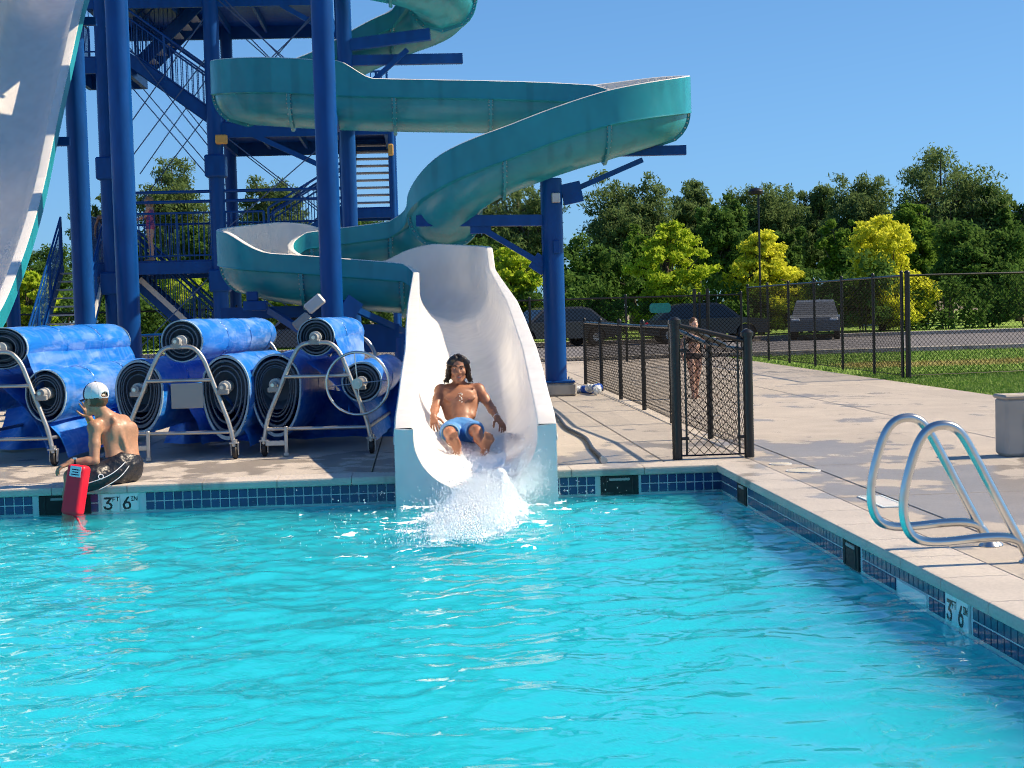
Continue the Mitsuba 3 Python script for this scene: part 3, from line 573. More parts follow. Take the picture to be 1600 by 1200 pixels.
def roll(label, at, F, R, a, z, r, d0, d1, flap=None, ry=None, sag=.0, seed=0, group=None, flapmat='m_cover'):
    t = thing('rolled_pool_cover', label, 'pool cover roll')
    rg = np.random.default_rng(seed); ry = ry or r
    th = np.linspace(0, 2 * PI, 49)[:-1]; D = np.linspace(d0, d1, 26)
    rows = []
    for d in D:
        e = 1 + .028 * np.sin(3 * th + d * 1.3 + seed) + .038 * (meshkit.fbm(np.c_[np.cos(th) * 2, np.sin(th) * 2, np.full(48, d * 1.4 + seed)], 3, seed) - .5) * 2
        if d < d0 + .02 or d > d1 - .02: e = e * .985
        rows.append([at(a, d, z) + R * r * e[i] * math.cos(th[i]) + V(0, 0, ry * e[i] * math.sin(th[i]) - sag * max(0, -math.sin(th[i]))) for i in range(48)])
    rows = np.array(rows); add('sheet', (rows.reshape(-1, 3), grid_faces(26, 48, True)), 'm_cover', t, smooth=True)
    # the ends: spiral foam edges, inner ones and faces painted dark as shade
    for d, sg in ((d0, -1), (d1, 1)):
        add('end_face', lathe([(.03, .24), (.70 * min(r, ry), .22), (min(r, ry) * .985, .03)], 40, at(a, d, z), F * -sg), 'm_coverfoam_shaded', t, smooth=40)
        rr, k = r, 0
        while rr > r * .5 and k < 5:
            wdt = rg.uniform(.010, .02) if k < 2 else rg.uniform(.006, .012)
            sc = ry / r; pr = [(rr - wdt, .03), (rr - wdt, -.004 - .004 * k), (rr - .003, -.006 - .003 * k), (rr, .02)]
            v, f = lathe(pr, 44, (0, 0, 0), F * -sg); v = v * V(1, 1, sc) + V(*(at(a, d, z)))
            v[:, 2] -= sag * np.clip(-(v[:, 2] - at(a, d, z)[2]) / ry, 0, 1)
            add('foam_edge', (v, f), 'm_coverfoam' if k < 1 else 'm_coverfoam_shaded', t, smooth=40); rr -= wdt + rg.uniform(.006, .03); k += 1
    for d in np.arange(d0 + .95 + .1 * (seed % 3), d1 - .3, 1.15): add('seam', (lambda m: (m[0] * V(1, 1, ry / r) + V(*at(a, d, z)), m[1]))(lathe([(r * 1.0, -.016), (r * 1.028, -.01), (r * 1.028, .01), (r * 1.0, .016)], 44, (0, 0, 0), F)), 'm_cover', t, smooth=40)
    add('core_tube', rod(at(a, d0 - .05, z), at(a, d0 + .12, z), .058, 20), 'm_lightgray', t, smooth=30)
    if flap: add('loose_edge', flap(at), flapmat, t, smooth=True)
    return t
def hang(a0, z0, a1, z1, d0, d1, bulge=.05, d0b=None, d1b=None, seed=0):
    def fn(at):
        u, v = np.linspace(0, 1, 22), np.linspace(0, 1, 24); rows = []
        for p in u:
            row = []
            for q in v:
                e0, e1 = d0 + ((d0b if d0b is not None else d0) - d0) * p, d1 + ((d1b if d1b is not None else d1) - d1) * p
                d = e0 + (e1 - e0) * q
                off = bulge * math.sin(PI * p) + .03 * (meshkit.fbm(V(p * 3, q * 5, seed)[None], 3, seed)[0] - .5) * 2 * min(1, p * 4)
                row.append(at(a0 + (a1 - a0) * p + off, d, z0 + (z1 - z0) * p))
            rows.append(row)
        return np.array(rows).reshape(-1, 3), grid_faces(22, 24)
    return fn
c3 = cart('cover_reel_cart', 'pool cover cart with a large spoked handwheel beside the slide', -3.47, 2.12, .08, 2.75, True)
roll('blue pool cover roll on top of the handwheel cart, edge hanging down', *c3[1:], 0, 1.137, .185, .12, 2.6, hang(.186, 1.13, .29, .40, .115, 2.55, .03, .13, .40, 3), seed=3)
roll('pool cover roll behind the handwheel', *c3[1:], .43, .69, .20, .12, 2.6, hang(.19, .66, .42, .10, .5, 2.6, .05, seed=5), seed=4)
roll('dark pool cover roll at the lower left of the handwheel cart', *c3[1:], -.41, .69, .25, .14, 2.6, hang(-.1, .9, .55, .12, .10, 2.5, .10, seed=7), ry=.30, sag=.22, seed=5)
c2 = cart('cover_reel_cart', 'pool cover cart in the middle of the row', -4.77, 2.05, .095, 3.6)
roll('bright blue pool cover roll on top of the middle cart', *c2[1:], 0.02, 1.137, .205, .13, 3.9, seed=8)
roll('pool cover roll with thick foam rings at the lower right of the middle cart', *c2[1:], .43, .69, .235, .12, 2.4, hang(.30, .70, .62, .10, .2, 2.0, .06, seed=2), ry=.30, sag=.22, seed=9)
roll('pool cover roll at the lower left of the middle cart', *c2[1:], -.41, .69, .235, .12, 3.2, hang(-.2, .75, .15, .12, .3, 3.0, .08, seed=4), ry=.28, sag=.16, seed=10)
c1 = cart('cover_reel_cart', 'pool cover cart at the left edge beside the lifeguard', -6.46, 2.0, .10, 3.2)
roll('big blue pool cover roll on the left cart with a creased sheet hanging', *c1[1:], 0.03, 1.12, .25, .12, 3.5, hang(.25, 1.1, .34, .62, .12, 3.5, .03, seed=6), ry=.20, seed=11)
roll('worn pale blue pool cover roll behind the lifeguard', *c1[1:], .43, .68, .20, .12, 3.4, hang(.17, .62, .60, .06, .14, 3.2, .10, seed=8), ry=.23, sag=.05, seed=12)
roll('pool cover roll at the lower left corner of the left cart', *c1[1:], -.42, .69, .22, .12, 3.2, hang(-.1, .85, .45, .08, .12, 3.0, .1, seed=9), seed=13)
for (cc, a0, a1, lab) in ((c1, -.75, .75, 'cover sheet added to fill the shade under the left cart'), (c2, -.62, .70, 'cover sheet added to fill the shade under the middle cart'), (c3, -.60, .62, 'cover sheet added to fill the shade under the handwheel cart')):
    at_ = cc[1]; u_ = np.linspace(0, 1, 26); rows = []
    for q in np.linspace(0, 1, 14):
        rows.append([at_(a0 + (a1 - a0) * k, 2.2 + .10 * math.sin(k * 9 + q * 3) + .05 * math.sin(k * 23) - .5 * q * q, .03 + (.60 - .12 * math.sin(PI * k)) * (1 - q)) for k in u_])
    add('loose_cover_sheet', (np.array(rows).reshape(-1, 3), grid_faces(14, 26)), 'm_cover', smooth=True, label=lab, cat='added cover sheet')  # sheets added under the carts to hide the sunlit deck behind
flapthing = add('cover_flap', box((-4.68, 2.0, .62), (.30, .02, .24), .004, rot=.0), 'm_gray', label='grey cloth flap hanging under the middle cart crossbar', cat='cloth flap')

# ================================================================== FENCES
def chain(p0, p1, z0, z1, pitch=.075, r=.0021, weave=False, top0=None, top1=None):
    """chain-link fabric between two points: crossing diagonal wires; top may slope from top0 to top1"""
    p0, p1 = np.asarray(p0, float), np.asarray(p1, float); L = np.linalg.norm(p1 - p0); d = (p1 - p0) / L; nn = V(-d[1], d[0])
    t0 = z1 if top0 is None else top0; t1 = z1 if top1 is None else top1; H = max(t0, t1) - z0; segs = []
    for s in (1, -1):
        k0 = -H if s > 0 else 0; k = k0
        while k < L + (0 if s > 0 else H):
            a, b = (k, k + H) if s > 0 else (k, k - H)      # at z0 and at z0 + H
            u0, u1 = 0.0, 1.0
            for lim, sign in ((0, 1), (L, -1)):
                fa, fb = sign * (a - lim), sign * (b - lim)
                if fa < 0 and fb < 0: u0 = 2
                elif fa < 0: u0 = max(u0, fa / (fa - fb))
                elif fb < 0: u1 = min(u1, fa / (fa - fb))
            if u1 - u0 > .01:
                xa, xb = a + (b - a) * u0, a + (b - a) * u1; za, zb = z0 + H * u0, z0 + H * u1
                if t0 != t1:
                    lim = t0 + (t1 - t0) * xb / L
                    if zb > lim: q = (lim - za) / (zb - za); xb, zb = xa + (xb - xa) * q, lim
                segs.append((xa, za, xb, zb, s))
            k += pitch
    segs = np.array(segs); o = nn * .0018
    A = np.c_[p0 + segs[:, :1] * d + segs[:, 4:] * o, segs[:, 1]]; B = np.c_[p0 + segs[:, 2:3] * d + segs[:, 4:] * o, segs[:, 3]]
    t = B - A; t /= np.linalg.norm(t, axis=1, keepdims=True); a = np.cross(t, [0, 0, 1.0]); a /= np.linalg.norm(a, axis=1, keepdims=True); b = np.cross(t, a)
    rows = []
    for E in (A, B):
        for q in range(3): rows.append(E + r * (math.cos(q * 2.0944) * a + math.sin(q * 2.0944) * b))
    v = np.stack(rows, 1).reshape(-1, 3); base = np.arange(len(segs))[:, None, None] * 6
    f = np.array([[0, 1, 4], [0, 4, 3], [1, 2, 5], [1, 5, 4], [2, 0, 3], [2, 3, 5]])[None] + base
    return v, f.reshape(-1, 3)
def fence(label, pts, h, r=.03, caps=True, rail=True, hs=None, name='chain_link_fence', group=None, pitch=.075, wire=.0021, bottom=.05):
    fk = thing(name, label, 'fence', group); hs = hs or [h] * len(pts)
    for (x, y), hh in zip(pts, hs):
        p = add('post', rod((x, y, 0), (x, y, hh), r, 12), 'm_fence', fk, smooth=40)
        if caps: add('cap', lathe([(r * 1.15, hh), (r * 1.15, hh + .02), (r * .6, hh + .045), (.002, hh + .05)], 12, (x, y, 0)), 'm_fence', p, smooth=50)
    for (a, ha), (b, hb) in zip(list(zip(pts, hs))[:-1], list(zip(pts, hs))[1:]):
        if rail: add('top_rail', rod((*a, ha - .04), (*b, hb - .04), .021, 10), 'm_fence', fk, smooth=40)
        add('tension_wire', rod((*a, bottom), (*b, bottom), .006, 5), 'm_fence', fk)
        add('mesh', chain(a, b, bottom - .01, ha - .03, pitch, wire, top0=ha - .03, top1=hb - .03), 'm_wire', fk, kind='stuff')
    return fk
fence('black four-foot chain-link fence running back from the pool corner', [(.41, .577), (.43, 2.49), (.41, 4.66), (.445, 7.08), (.455, 9.45), (.46, 11.83), (.46, 14.2)], 1.13, hs=[.97, .985, 1.14, 1.13, 1.13, 1.13, 1.13], wire=.0026, pitch=.079)
gate = thing('fence_end_panel', 'short black chain-link panel between two thick posts at the pool corner', 'fence panel')
for x, z in ((-.24, 1.205), (.395, 1.08)):
    p = add('post', rod((x, .53, 0), (x, .53, z), .044, 20), 'm_fence', gate, smooth=40)
    add('cap', lathe([(.056, z - .02), (.056, z + .012), (.03, z + .035), (.002, z + .042)], 18, (x, .53, 0)), 'm_fence', p, smooth=40)
    add('tension_bar', rod((x + (.085 if x < 0 else -.085), .53, .03), (x + (.085 if x < 0 else -.085), .53, 1.05), .010, 8), 'm_fence', gate)
    for q in (.18, .95): add('clamp', box((x + (.06 if x < 0 else -.06), .53, q), (.09, .03, .025), .004), 'm_fence', gate)
add('top_rail', rod((-.22, .53, 1.17), (.37, .53, 1.02), .022, 12), 'm_fence', gate, smooth=40)
add('brace_rail', rod((-.20, .545, 1.17), (.33, 1.2, .97), .021, 12), 'm_fence', gate, smooth=40)
add('mesh', chain((-.155, .53), (.31, .53), .03, 1.1, .079, .0036, top0=1.15, top1=1.03), 'm_wire', gate, kind='stuff')
add('bottom_rail', rod((-.2, .53, .03), (.36, .53, .03), .008, 6), 'm_fence', gate)
fy = [12.78, 14.4, 16.44, 18.5, 20.7, 22.7, 24.85]
fence('black six-foot chain-link fence along the lawn to the far corner', [(5.72, y) for y in fy], 1.78, .028, wire=.0037, pitch=.085)
fence('black six-foot chain-link fence crossing the lawn at the right edge', [(5.80, 12.72), (8.7, 13.2), (11.7, 13.7)], 1.78, .045, wire=.0037, pitch=.082)
xb = [5.60, 4.55, 2.7, .3, -2.1, -4.5, -6.9, -9.3, -11.7, -14.1]
bf = fence('black chain-link fence along the back of the pool deck', [(x, 25.1) for x in xb], 1.62, .03, wire=.0052, pitch=.10)
add('sign', box((3.55, 25.05, 1.30), (.52, .012, .24), .05), 'm_sign', bf, label='small teal oval sign wired to the fence')
for x in (4.42, 4.75): add('gate_post', rod((x, 25.06, 0), (x, 25.06, 1.75), .045, 12), 'm_fence', bf, smooth=40)

# ================================================================== POOL FURNITURE
for y, lab in ((-4.62, 'far steel grab rail of the pair at the right pool edge'), (-5.17, 'near steel grab rail of the pair at the right pool edge')):
    t = thing('grab_rail', lab, 'grab rail', 'pair of grab rails')
    pts = [(.575, -.01), (.545, .085), (.47, .125), (.30, .128), (.08, .118), (-.03, .16), (-.068, .30), (-.03, .50), (.045, .665), (.12, .705), (.20, .69), (.27, .60), (.40, .35), (.53, .10), (.585, -.01)]
    q = smooth_path([(x, y, z) for x, z in pts], 7)
    add('tube', tube(q, .0235, 18), 'm_steel', t, smooth=True)
    for x in (.575, .60): add('escutcheon', lathe([(.0255, .028), (.037, .022), (.055, .006), (.058, 0)], 22, (x, y + (.012 if x > .58 else -.012), 0)), 'm_steel', t, smooth=40)
blk = thing('concrete_block', 'square stained concrete block standing on the deck at the right edge', 'concrete block')
add('body', box((2.86, -.10, .245), (.92, .26, .49), .025), 'm_block', blk)
add('cap', box((2.86, -.10, .50), (.94, .28, .035), .012), 'm_concrete', blk)
for x, y, r_, lab in ((.56, -.70, .12, 'round yellowed skimmer lid on the right deck'), (.51, -.14, .075, 'small white lid nearest the pool corner')):
    t = thing('skimmer_lid', lab, 'skimmer lid'); add('rim', lathe([(r_ + .02, -.002), (r_ + .018, .004), (r_ + .002, .004)], 32, (x, y, 0)), 'm_lightgray', t, smooth=40); add('lid', lathe([(r_, .003), (r_ * .9, .007), (.01, .008)], 32, (x, y, 0)), 'm_lid', t, smooth=40)
t = thing('deck_drain', 'white rectangular drain frame set in the wet deck', 'drain')
for a, b in (((.50, -2.42), (.50, -3.0)), ((.66, -2.42), (.66, -3.0)), ((.50, -2.42), (.66, -2.42)), ((.50, -3.0), (.66, -3.0))): add('frame_side', beam((*a, .002), (*b, .002), .014, .008), 'm_marker', t)
add('plate', box((.58, -2.71, .0), (.145, .56, .006), .002), 'm_lightgray', t)
q = smooth_path([(-.72, 8.6, .03), (-.76, 7.4, .022), (-.80, 5.6, .022), (-.85, 4.1, .022), (-.80, 2.9, .022), (-.86, 1.7, .022), (-.88, .95, .022), (-.90, .48, .022)], 10)
t = thing('hose', 'dark flat hose lying on the deck beside the slide', 'hose'); add('line', tube(q, .019, 10), 'm_hose', t, smooth=True); add('coupling', rod((-.90, .50, .026), (-.902, .40, .026), .031, 14), 'm_alu', t, smooth=40)
# lane rope coiled round the column
t = thing('lane_rope', 'blue and white lane rope floats heaped around the column footing', 'lane rope')
rg = np.random.default_rng(2); cpts = []
for i in range(96):
    a = -.55 + i / 95 * 4.3; rad = .60 + .07 * math.sin(i * .33) + .04 * math.sin(i * .9)
    cpts.append(V(-.35 + rad * math.cos(a), 10.98 + rad * .92 * math.sin(a), .062 + .05 * max(0, math.sin(i * .19))))
cpts = np.array(cpts); add('rope', tube(cpts, .008, 6), 'm_lightgray', t)
for i in range(1, 95):
    d = cpts[i + 1] - cpts[i - 1]
    add('float', lathe([(.02, -.032), (.058, -.022), (.062, 0), (.058, .022), (.02, .032)], 12, cpts[i], d), 'm_rope_blue' if (i // 5) % 2 else 'm_rope_white', t, smooth=40)
# folded tripod light and cleaner cart behind the reels
t = thing('pool_vacuum', 'grey pool vacuum with a tilted white head behind the cover carts', 'pool vacuum')
add('pole', rod((-3.95, 7.0, 0), (-3.86, 7.0, 1.35), .022, 10), 'm_lightgray', t, smooth=40)
add('head', box((-3.78, 7.0, 1.50), (.26, .12, .15), .02, frame=[[.78, 0, .62], [0, 1, 0], [-.62, 0, .78]]), 'm_lightgray', t)
add('head', box((-3.95, 7.0, 1.28), (.24, .12, .13), .02, frame=[[.78, 0, .62], [0, 1, 0], [-.62, 0, .78]]), 'm_gray', t)
add('body', box((-3.92, 7.2, .45), (.55, .5, .8), .08), 'm_gray', t)
for x, z, lab in ((-3.62, .75, 'white coiled vacuum hose bundle behind the carts'), (-5.25, .95, 'dark coiled reel drum behind the middle cart')):
    t = thing('hose_reel', lab, 'hose reel')
    for q in range(4): add('coil', tube([(x + .24 * math.cos(a), 6.6 + q * .05, z + .24 * math.sin(a)) for a in np.arange(24) * 2 * PI / 24], .03, 8, closed=True), 'm_lightgray' if x > -4 else 'm_rubber', t, smooth=True)
    for sx in (-1, 1): add('stand_leg', rod((x + sx * .25, 6.7, 0), (x, 6.7, z), .018, 8), 'm_alu', t)
t = thing('lounge_chair', 'grey slatted lounge chair behind the middle cart', 'lounge chair')
for q in range(9): add('slat', box((-6.15 + q * .085, 8.2, .62 + .03 * q), (.07, 1.1, .016), .004, frame=[[.94, 0, .33], [0, 1, 0], [-.33, 0, .94]]), 'm_lightgray', t)
for x in (-6.15, -5.5):
    for y in (7.7, 8.7): add('leg', rod((x, y, 0), (x, y, .62 + (.23 if x > -6 else 0)), .018, 8), 'm_alu', t)

# ================================================================== TREES AND BACKGROUND
def leaves(c, r, n, size, aspect, rg, droop=0., up=.5):
    """leaf faces of one loose clump: a soft cloud, denser at its middle, with a random long axis"""
    q = np.linalg.qr(rg.normal(size=(3, 3)))[0]; p = np.clip(rg.normal(size=(n, 3)), -1.7, 1.7) * V(.60, .44, .34); p = c + (p @ q) * r
    nn = rg.normal(size=(n, 3)) + V(.35, 0, up); nn /= np.linalg.norm(nn, axis=1, keepdims=True)
    t = rg.normal(size=(n, 3)); t[:, 2] -= droop; t -= nn * (t * nn).sum(1, keepdims=True); t /= np.linalg.norm(t, axis=1, keepdims=True); b = np.cross(nn, t)
    L = size * rg.uniform(.5, 1.3, (n, 1)); w = L * aspect
    return np.stack([p - t * L, p + b * w + t * L * .1, p + t * L, p - b * w - t * L * .1], 1).reshape(-1, 3)
def tree(label, x, y, h, rx, style, seed, z0=0.0, group=None, base=None):
    rg = np.random.default_rng(seed); t = thing({'willow': 'willow_tree', 'dark': 'broadleaf_tree', 'green': 'broadleaf_tree', 'yellow': 'yellow_tree', 'gold': 'yellow_tree'}[style], label, 'tree', group)
    cone = style in ('yellow', 'gold'); zb = base if base is not None else {'willow': .22, 'dark': .07, 'green': .1}.get(style, .12) * h
    ncl = {'willow': 250, 'dark': 230, 'green': 170, 'yellow': 190, 'gold': 190}[style]; V_, limbs = [], []
    top = V(x, y, z0 + h * .86)
    trunk = smooth_path([(x, y, z0), (x + rg.normal() * .1, y, z0 + h * .2), (x + rg.normal() * .2, y + rg.normal() * .1, z0 + h * .45), (x + rg.normal() * .25, y, z0 + h * .8)], 5)
    add('trunk', tube(trunk, np.linspace(.05 * h ** .8, .012 * h ** .8, len(trunk)), 9), 'm_bark', t, smooth=True)
    for i in range(ncl):
        if cone:
            u = rg.uniform(0, 1) ** 1.35; zc = zb + (h - zb) * u; rr = rx * 1.45 * math.sqrt(max(.02, 1 - ((u - .3) / .74) ** 2)) * (.82 + .24 * math.sin(u * 8 + seed * 1.7)); a = rg.uniform(0, 2 * PI); q = rg.uniform(.2, 1)
            c = V(x + rr * q * math.cos(a), y + rr * q * math.sin(a), z0 + zc); cr = rx * rg.uniform(.24, .40) * (1.1 - .5 * u)
        else:
            lobes = 7; lb = rg.integers(lobes); la = lb * 2.4 + seed; lz = .30 + .44 * (lb + .5) / lobes + .1 * math.sin(lb * 2.4 + seed)
            lc = V(x + rx * .52 * math.cos(la), y + rx * .45 * math.sin(la), z0 + zb + (h - zb) * lz)
            d = rg.normal(size=3); d /= np.linalg.norm(d); c = lc + d * V(rx * .56, rx * .5, (h - zb) * .30) * rg.uniform(.4, 1.0)
            c[2] = min(max(c[2], z0 + zb * (.9 if style != 'willow' else .75)), z0 + h * .985); cr = rx * rg.uniform(.13, .30)
        nl = int((88 if style == 'willow' else 92) * (cr / rx / .2) ** 1.5) + 10
        size, asp = {'willow': (.135, .30), 'dark': (.12, .5), 'green': (.115, .5), 'yellow': (.085, .6), 'gold': (.085, .6)}[style]
        V_.append(leaves(c, V(cr, cr, cr * (.75 if not cone else .6)), nl, size, asp, rg, .9 if style == 'willow' else .2))
        if style == 'willow' and rg.uniform() < .3:      # hanging wisps
            for k in range(3): V_.append(leaves(c - V(rg.normal() * cr * .5, 0, cr * (.9 + .5 * k)), V(cr * .3, cr * .3, cr * .5), 14, size, asp, rg, 1.6))
        if i % (4 if cone else 3) == 0:
            s0 = trunk[int(len(trunk) * rg.uniform(.3, .9))]; m_ = (s0 + c) / 2 + V(0, 0, -.05 * h * rg.uniform(-1, 1))
            limbs.append(tube(smooth_path([s0, m_, c], 4), np.linspace(.014 * h ** .8, .004 * h ** .8, 9), 5, caps=False))
    v = np.vstack(V_); nq = len(v) // 4; f = np.arange(nq)[:, None] * 4
    f = np.vstack([f + [0, 1, 2], f + [0, 2, 3]])
    add('crown', (v, f), {'willow': 'm_leaf_willow', 'dark': 'm_leaf_dark', 'green': 'm_leaf_green', 'yellow': 'm_leaf_yellow', 'gold': 'm_leaf_gold'}[style], t, kind='stuff')
    add('limbs', cat_(limbs), 'm_bark', t, smooth=True, kind='stuff')
TREES = [
 ('old olive-green willow behind the slide tower, rounded crown', -15.17, 70.0, 10.0, 2.19, 'willow', 40),
 ('loose willow right of the tower behind the stair', -10.37, 74.0, 9.94, 1.98, 'willow', 41),
 ('thin willow left of the tower, mostly hidden by columns', -19.74, 72.0, 8.71, 1.4, 'willow', 42),
 ('far dark tree below the speed slide at the left', -30.86, 105.0, 7.26, 2.43, 'dark', 43),
 ('dense dark willow behind the slide support column', 2.97, 72.0, 9.02, 2.67, 'willow', 44),
 ('airy willow with open limbs right of the support column', 9.28, 70.0, 8.62, 2.51, 'willow', 45),
 ('slim willow in the gap right of the airy willow', 13.51, 74.0, 8.42, 1.65, 'willow', 46),
 ('willow behind the dark broadleaf tree in the middle', 16.93, 72.0, 8.42, 2.23, 'willow', 47),
 ('tall willow left of the street lamp', 20.32, 76.0, 8.69, 1.88, 'willow', 48),
 ('wide willow behind the street lamp', 21.8, 70.0, 8.33, 2.18, 'willow', 49),
 ('biggest willow with a high dark crown at the right', 25.34, 66.0, 9.02, 3.09, 'willow', 50),
 ('willow cut by the right picture edge', 28.34, 64.0, 7.11, 1.81, 'dark', 51),
 ('dark green broadleaf tree between two yellow trees', 12.62, 60.0, 6.66, 1.69, 'dark', 52),
 ('dark broadleaf tree left of the yellow tree in the middle', 5.7, 58.0, 4.59, 1.85, 'dark', 53),
 ('mid green tree behind the street lamp pole', 18.94, 62.0, 5.78, 1.33, 'green', 54),
 ('green tree just left of the golden tree', 15.87, 64.0, 5.34, 1.3, 'dark', 55),
 ('green tree behind the right yellow tree', 22.01, 62.0, 6.08, 1.43, 'green', 56),
 ('dark green tree at the far right under the big willow', 24.06, 58.0, 4.78, 2.12, 'dark', 57),
 ('dark tree behind the lower slide bend', 1.2, 60.0, 5.11, 1.52, 'dark', 58),
 ('dark broadleaf tree behind the low fence corner', 8.55, 62.0, 5.41, 1.26, 'green', 59),
 ('yellow-green tree right of the slide flume', 1.47, 50.0, 3.89, 1.1, 'yellow', 60),
 ('pale yellow tree behind the fence corner', 8.06, 50.0, 4.72, 1.32, 'yellow', 61),
 ('bright yellow tree left of the street lamp', 11.76, 50.0, 4.26, 1.28, 'gold', 62),
 ('golden yellow tree right of the street lamp', 16.87, 50.0, 4.76, 1.47, 'gold', 63),
 ('yellow tree at the left edge under the speed slide', -17.06, 46.0, 3.31, 0.85, 'yellow', 64),
 ('yellow-green tree seen through the tower railing', -13.02, 52.0, 3.9, 1.34, 'yellow', 65),
 ('dark tree behind the tower stairs', -12.02, 60.0, 6.11, 2.11, 'dark', 66),
 ('yellow tree behind the tower right of the stairs', -7.99, 52.0, 3.37, 1.21, 'yellow', 67),
 ('dark tree behind the tower landing', -15.92, 60.0, 5.01, 1.8, 'dark', 68),
 ('dark tree behind the middle slide bend', -5.2, 62.0, 6.37, 2.34, 'dark', 69)]

for args in TREES: tree(*args)
# fallen-in hedge of shrubs right behind the lot
def shrub(label, x, y, h, r, m, seed):
    rg = np.random.default_rng(seed); t = thing('shrub', label, 'shrub', 'dark shrubs under the far trees'); v = []
    for i in range(34):
        a = rg.uniform(0, 2 * PI); q = rg.uniform(0, 1) ** .5; c = V(x + r * q * math.cos(a), y + .6 * r * q * math.sin(a), h * rg.uniform(.15, .9) * (1.1 - .5 * q)); v.append(leaves(c, V(.5, .5, .4) * r * .5, 70, .12, .55, rg))
    v = np.vstack(v); f = np.arange(len(v) // 4)[:, None] * 4; add('crown', (v, np.vstack([f + [0, 1, 2], f + [0, 2, 3]])), m, t, kind='stuff')
    for k in range(3): add('stem', rod((x + .1 * k, y, 0), (x + .3 * (k - 1), y, h * .6), .03, 6), 'm_bark', t)
_ord = 'first second third fourth fifth sixth seventh eighth ninth tenth eleventh twelfth thirteenth fourteenth fifteenth sixteenth seventeenth eighteenth nineteenth twentieth twenty-first twenty-second twenty-third last'.split()
for i in range(24): shrub(f'low dark shrub under the far trees, {_ord[i]} from the left of its row', -34 + i * 3.3 + (i % 3) * .5, 48.5 + (i * 7 % 5) * .5, 2.3 + .5 * (i % 4), 2.0, 'm_leaf_dark', 300 + i)
# --- cars, lamp, house
def car(label, x, y, rz, mt, suv=False):
    t = thing('parked_car', label, 'car'); L, W, H = (4.6, 1.84, 1.72) if suv else (4.5, 1.78, 1.45)
    b = [(-.5, .22), (-.5, .48), (-.485, .56), (-.30, .62), (.46, .60), (.49, .5), (.5, .3), (.47, .2)] if not suv else [(-.5, .2), (-.5, .46), (-.48, .55), (-.26, .60), (.47, .60), (.495, .5), (.5, .3), (.48, .2)]
    g = [(-.29, .60), (-.15, .94), (-.08, 1.0), (.20, 1.0), (.28, .95), (.42, .60)] if not suv else [(-.26, .60), (-.13, .93), (-.06, 1.0), (.36, 1.0), (.43, .95), (.475, .60)]
    from shapely.geometry import Point
    body = Polygon([(px * L, pz * H) for px, pz in b])
    for wx in (-.315, .31): body = body.difference(Point(wx * L, .33).buffer(.37, 12))
    c_, s_n = math.cos(rz), math.sin(rz)
    def put(v): v = np.asarray(v); return np.c_[x + c_ * v[:, 0] - s_n * v[:, 1], y + s_n * v[:, 0] + c_ * v[:, 1], v[:, 2] - .03]
    def ext(poly, w, taper=0.):
        m = trimesh.creation.extrude_polygon(poly, w, engine='earcut'); v = np.array(m.vertices); v = np.c_[v[:, 0], v[:, 2] - w / 2, v[:, 1]]
        if taper: v[:, 1] *= 1 - taper * np.clip((v[:, 2] - .6 * H) / (.4 * H), 0, 1)
        return put(v), m.faces
    add('body', ext(body.buffer(.04).buffer(-.04), W), mt, t)
    gl = Polygon([(px * L, pz * H) for px, pz in g]); add('cabin', ext(gl, W * .93, .2), mt, t)
    add('window', ext(gl.buffer(-.075).intersection(Polygon([(-3, .64 * H), (3, .64 * H), (3, .95 * H), (-3, .95 * H)])), W * .955, .2), 'm_glassdark', t)
    for wx in (-.315, .31):
        for sy in (-1, 1):
            w = add('wheel', (lambda m: (put(m[0]), m[1]))(lathe([(.16, -.11), (.30, -.11), (.33, -.08), (.33, .08), (.30, .11), (.16, .11)], 24, (wx * L, sy * (W / 2 - .12), .33), (0, 1, 0))), 'm_rubber', t, smooth=35)
            add('rim', (lambda m: (put(m[0]), m[1]))(lathe([(.01, .08 * sy), (.17, .1 * sy), (.2, .06 * sy)], 20, (wx * L, sy * (W / 2 - .12), .33), (0, 1, 0))), 'm_alu', w, smooth=35)
    for sx, nm, mm in ((-1, 'headlight', 'm_paper'), (1, 'tail_light', 'm_red')):
        for sy in (-1, 1): add(nm, (lambda m: (put(m[0]), m[1]))(box((sx * L * .488, sy * W * .38, .5 * H), (.10, .3, .12), .02)), mm, t)
car('dark sedan parked behind the fence just right of the slide', 2.4, 43.0, 0.35, 'm_carpaint')
car('dark car parked behind the low fence left of the fence corner', 8.0, 43.0, PI, 'm_carpaint')
car('dark car parked at the far kerb behind the tall fence', 12.3, 43.4, 1.3, 'm_carpaint2')
car('dark car parked behind the slide tower', -6.5, 42.0, 0.0, 'm_carpaint2')
t = thing('street_lamp', 'dark parking lot lamp with a flat round head among the trees', 'street lamp')
lx, ly = 10.9, 46.3
add('pole', tube([(lx, ly, 0), (lx, ly, 5.6)], [.045, .035], 12), 'm_fence', t, smooth=40); add('head', lathe([(.02, 5.85), (.22, 5.80), (.30, 5.7), (.28, 5.58), (.02, 5.56)], 20, (lx - .1, ly, 0)), 'm_fence', t, smooth=40)
h = thing('house', 'white gabled house half hidden under the big tree at the right', 'house')
hx, hy = 21.3, 66.0
add('wall', box((hx, hy, 1.0), (4, 6, 2.1)), 'm_wallwhite', h); gv = np.array([[hx - 2, hy - 3.0, 2.05], [hx + 2, hy - 3.0, 2.05], [hx, hy - 3.0, 3.15], [hx - 2, hy + 3, 2.05], [hx + 2, hy + 3, 2.05], [hx, hy + 3, 3.15]])
add('gable', (gv, np.array([[0, 1, 2]])), 'm_wallwhite', h); add('gable', (gv, np.array([[3, 5, 4]])), 'm_wallwhite', h)
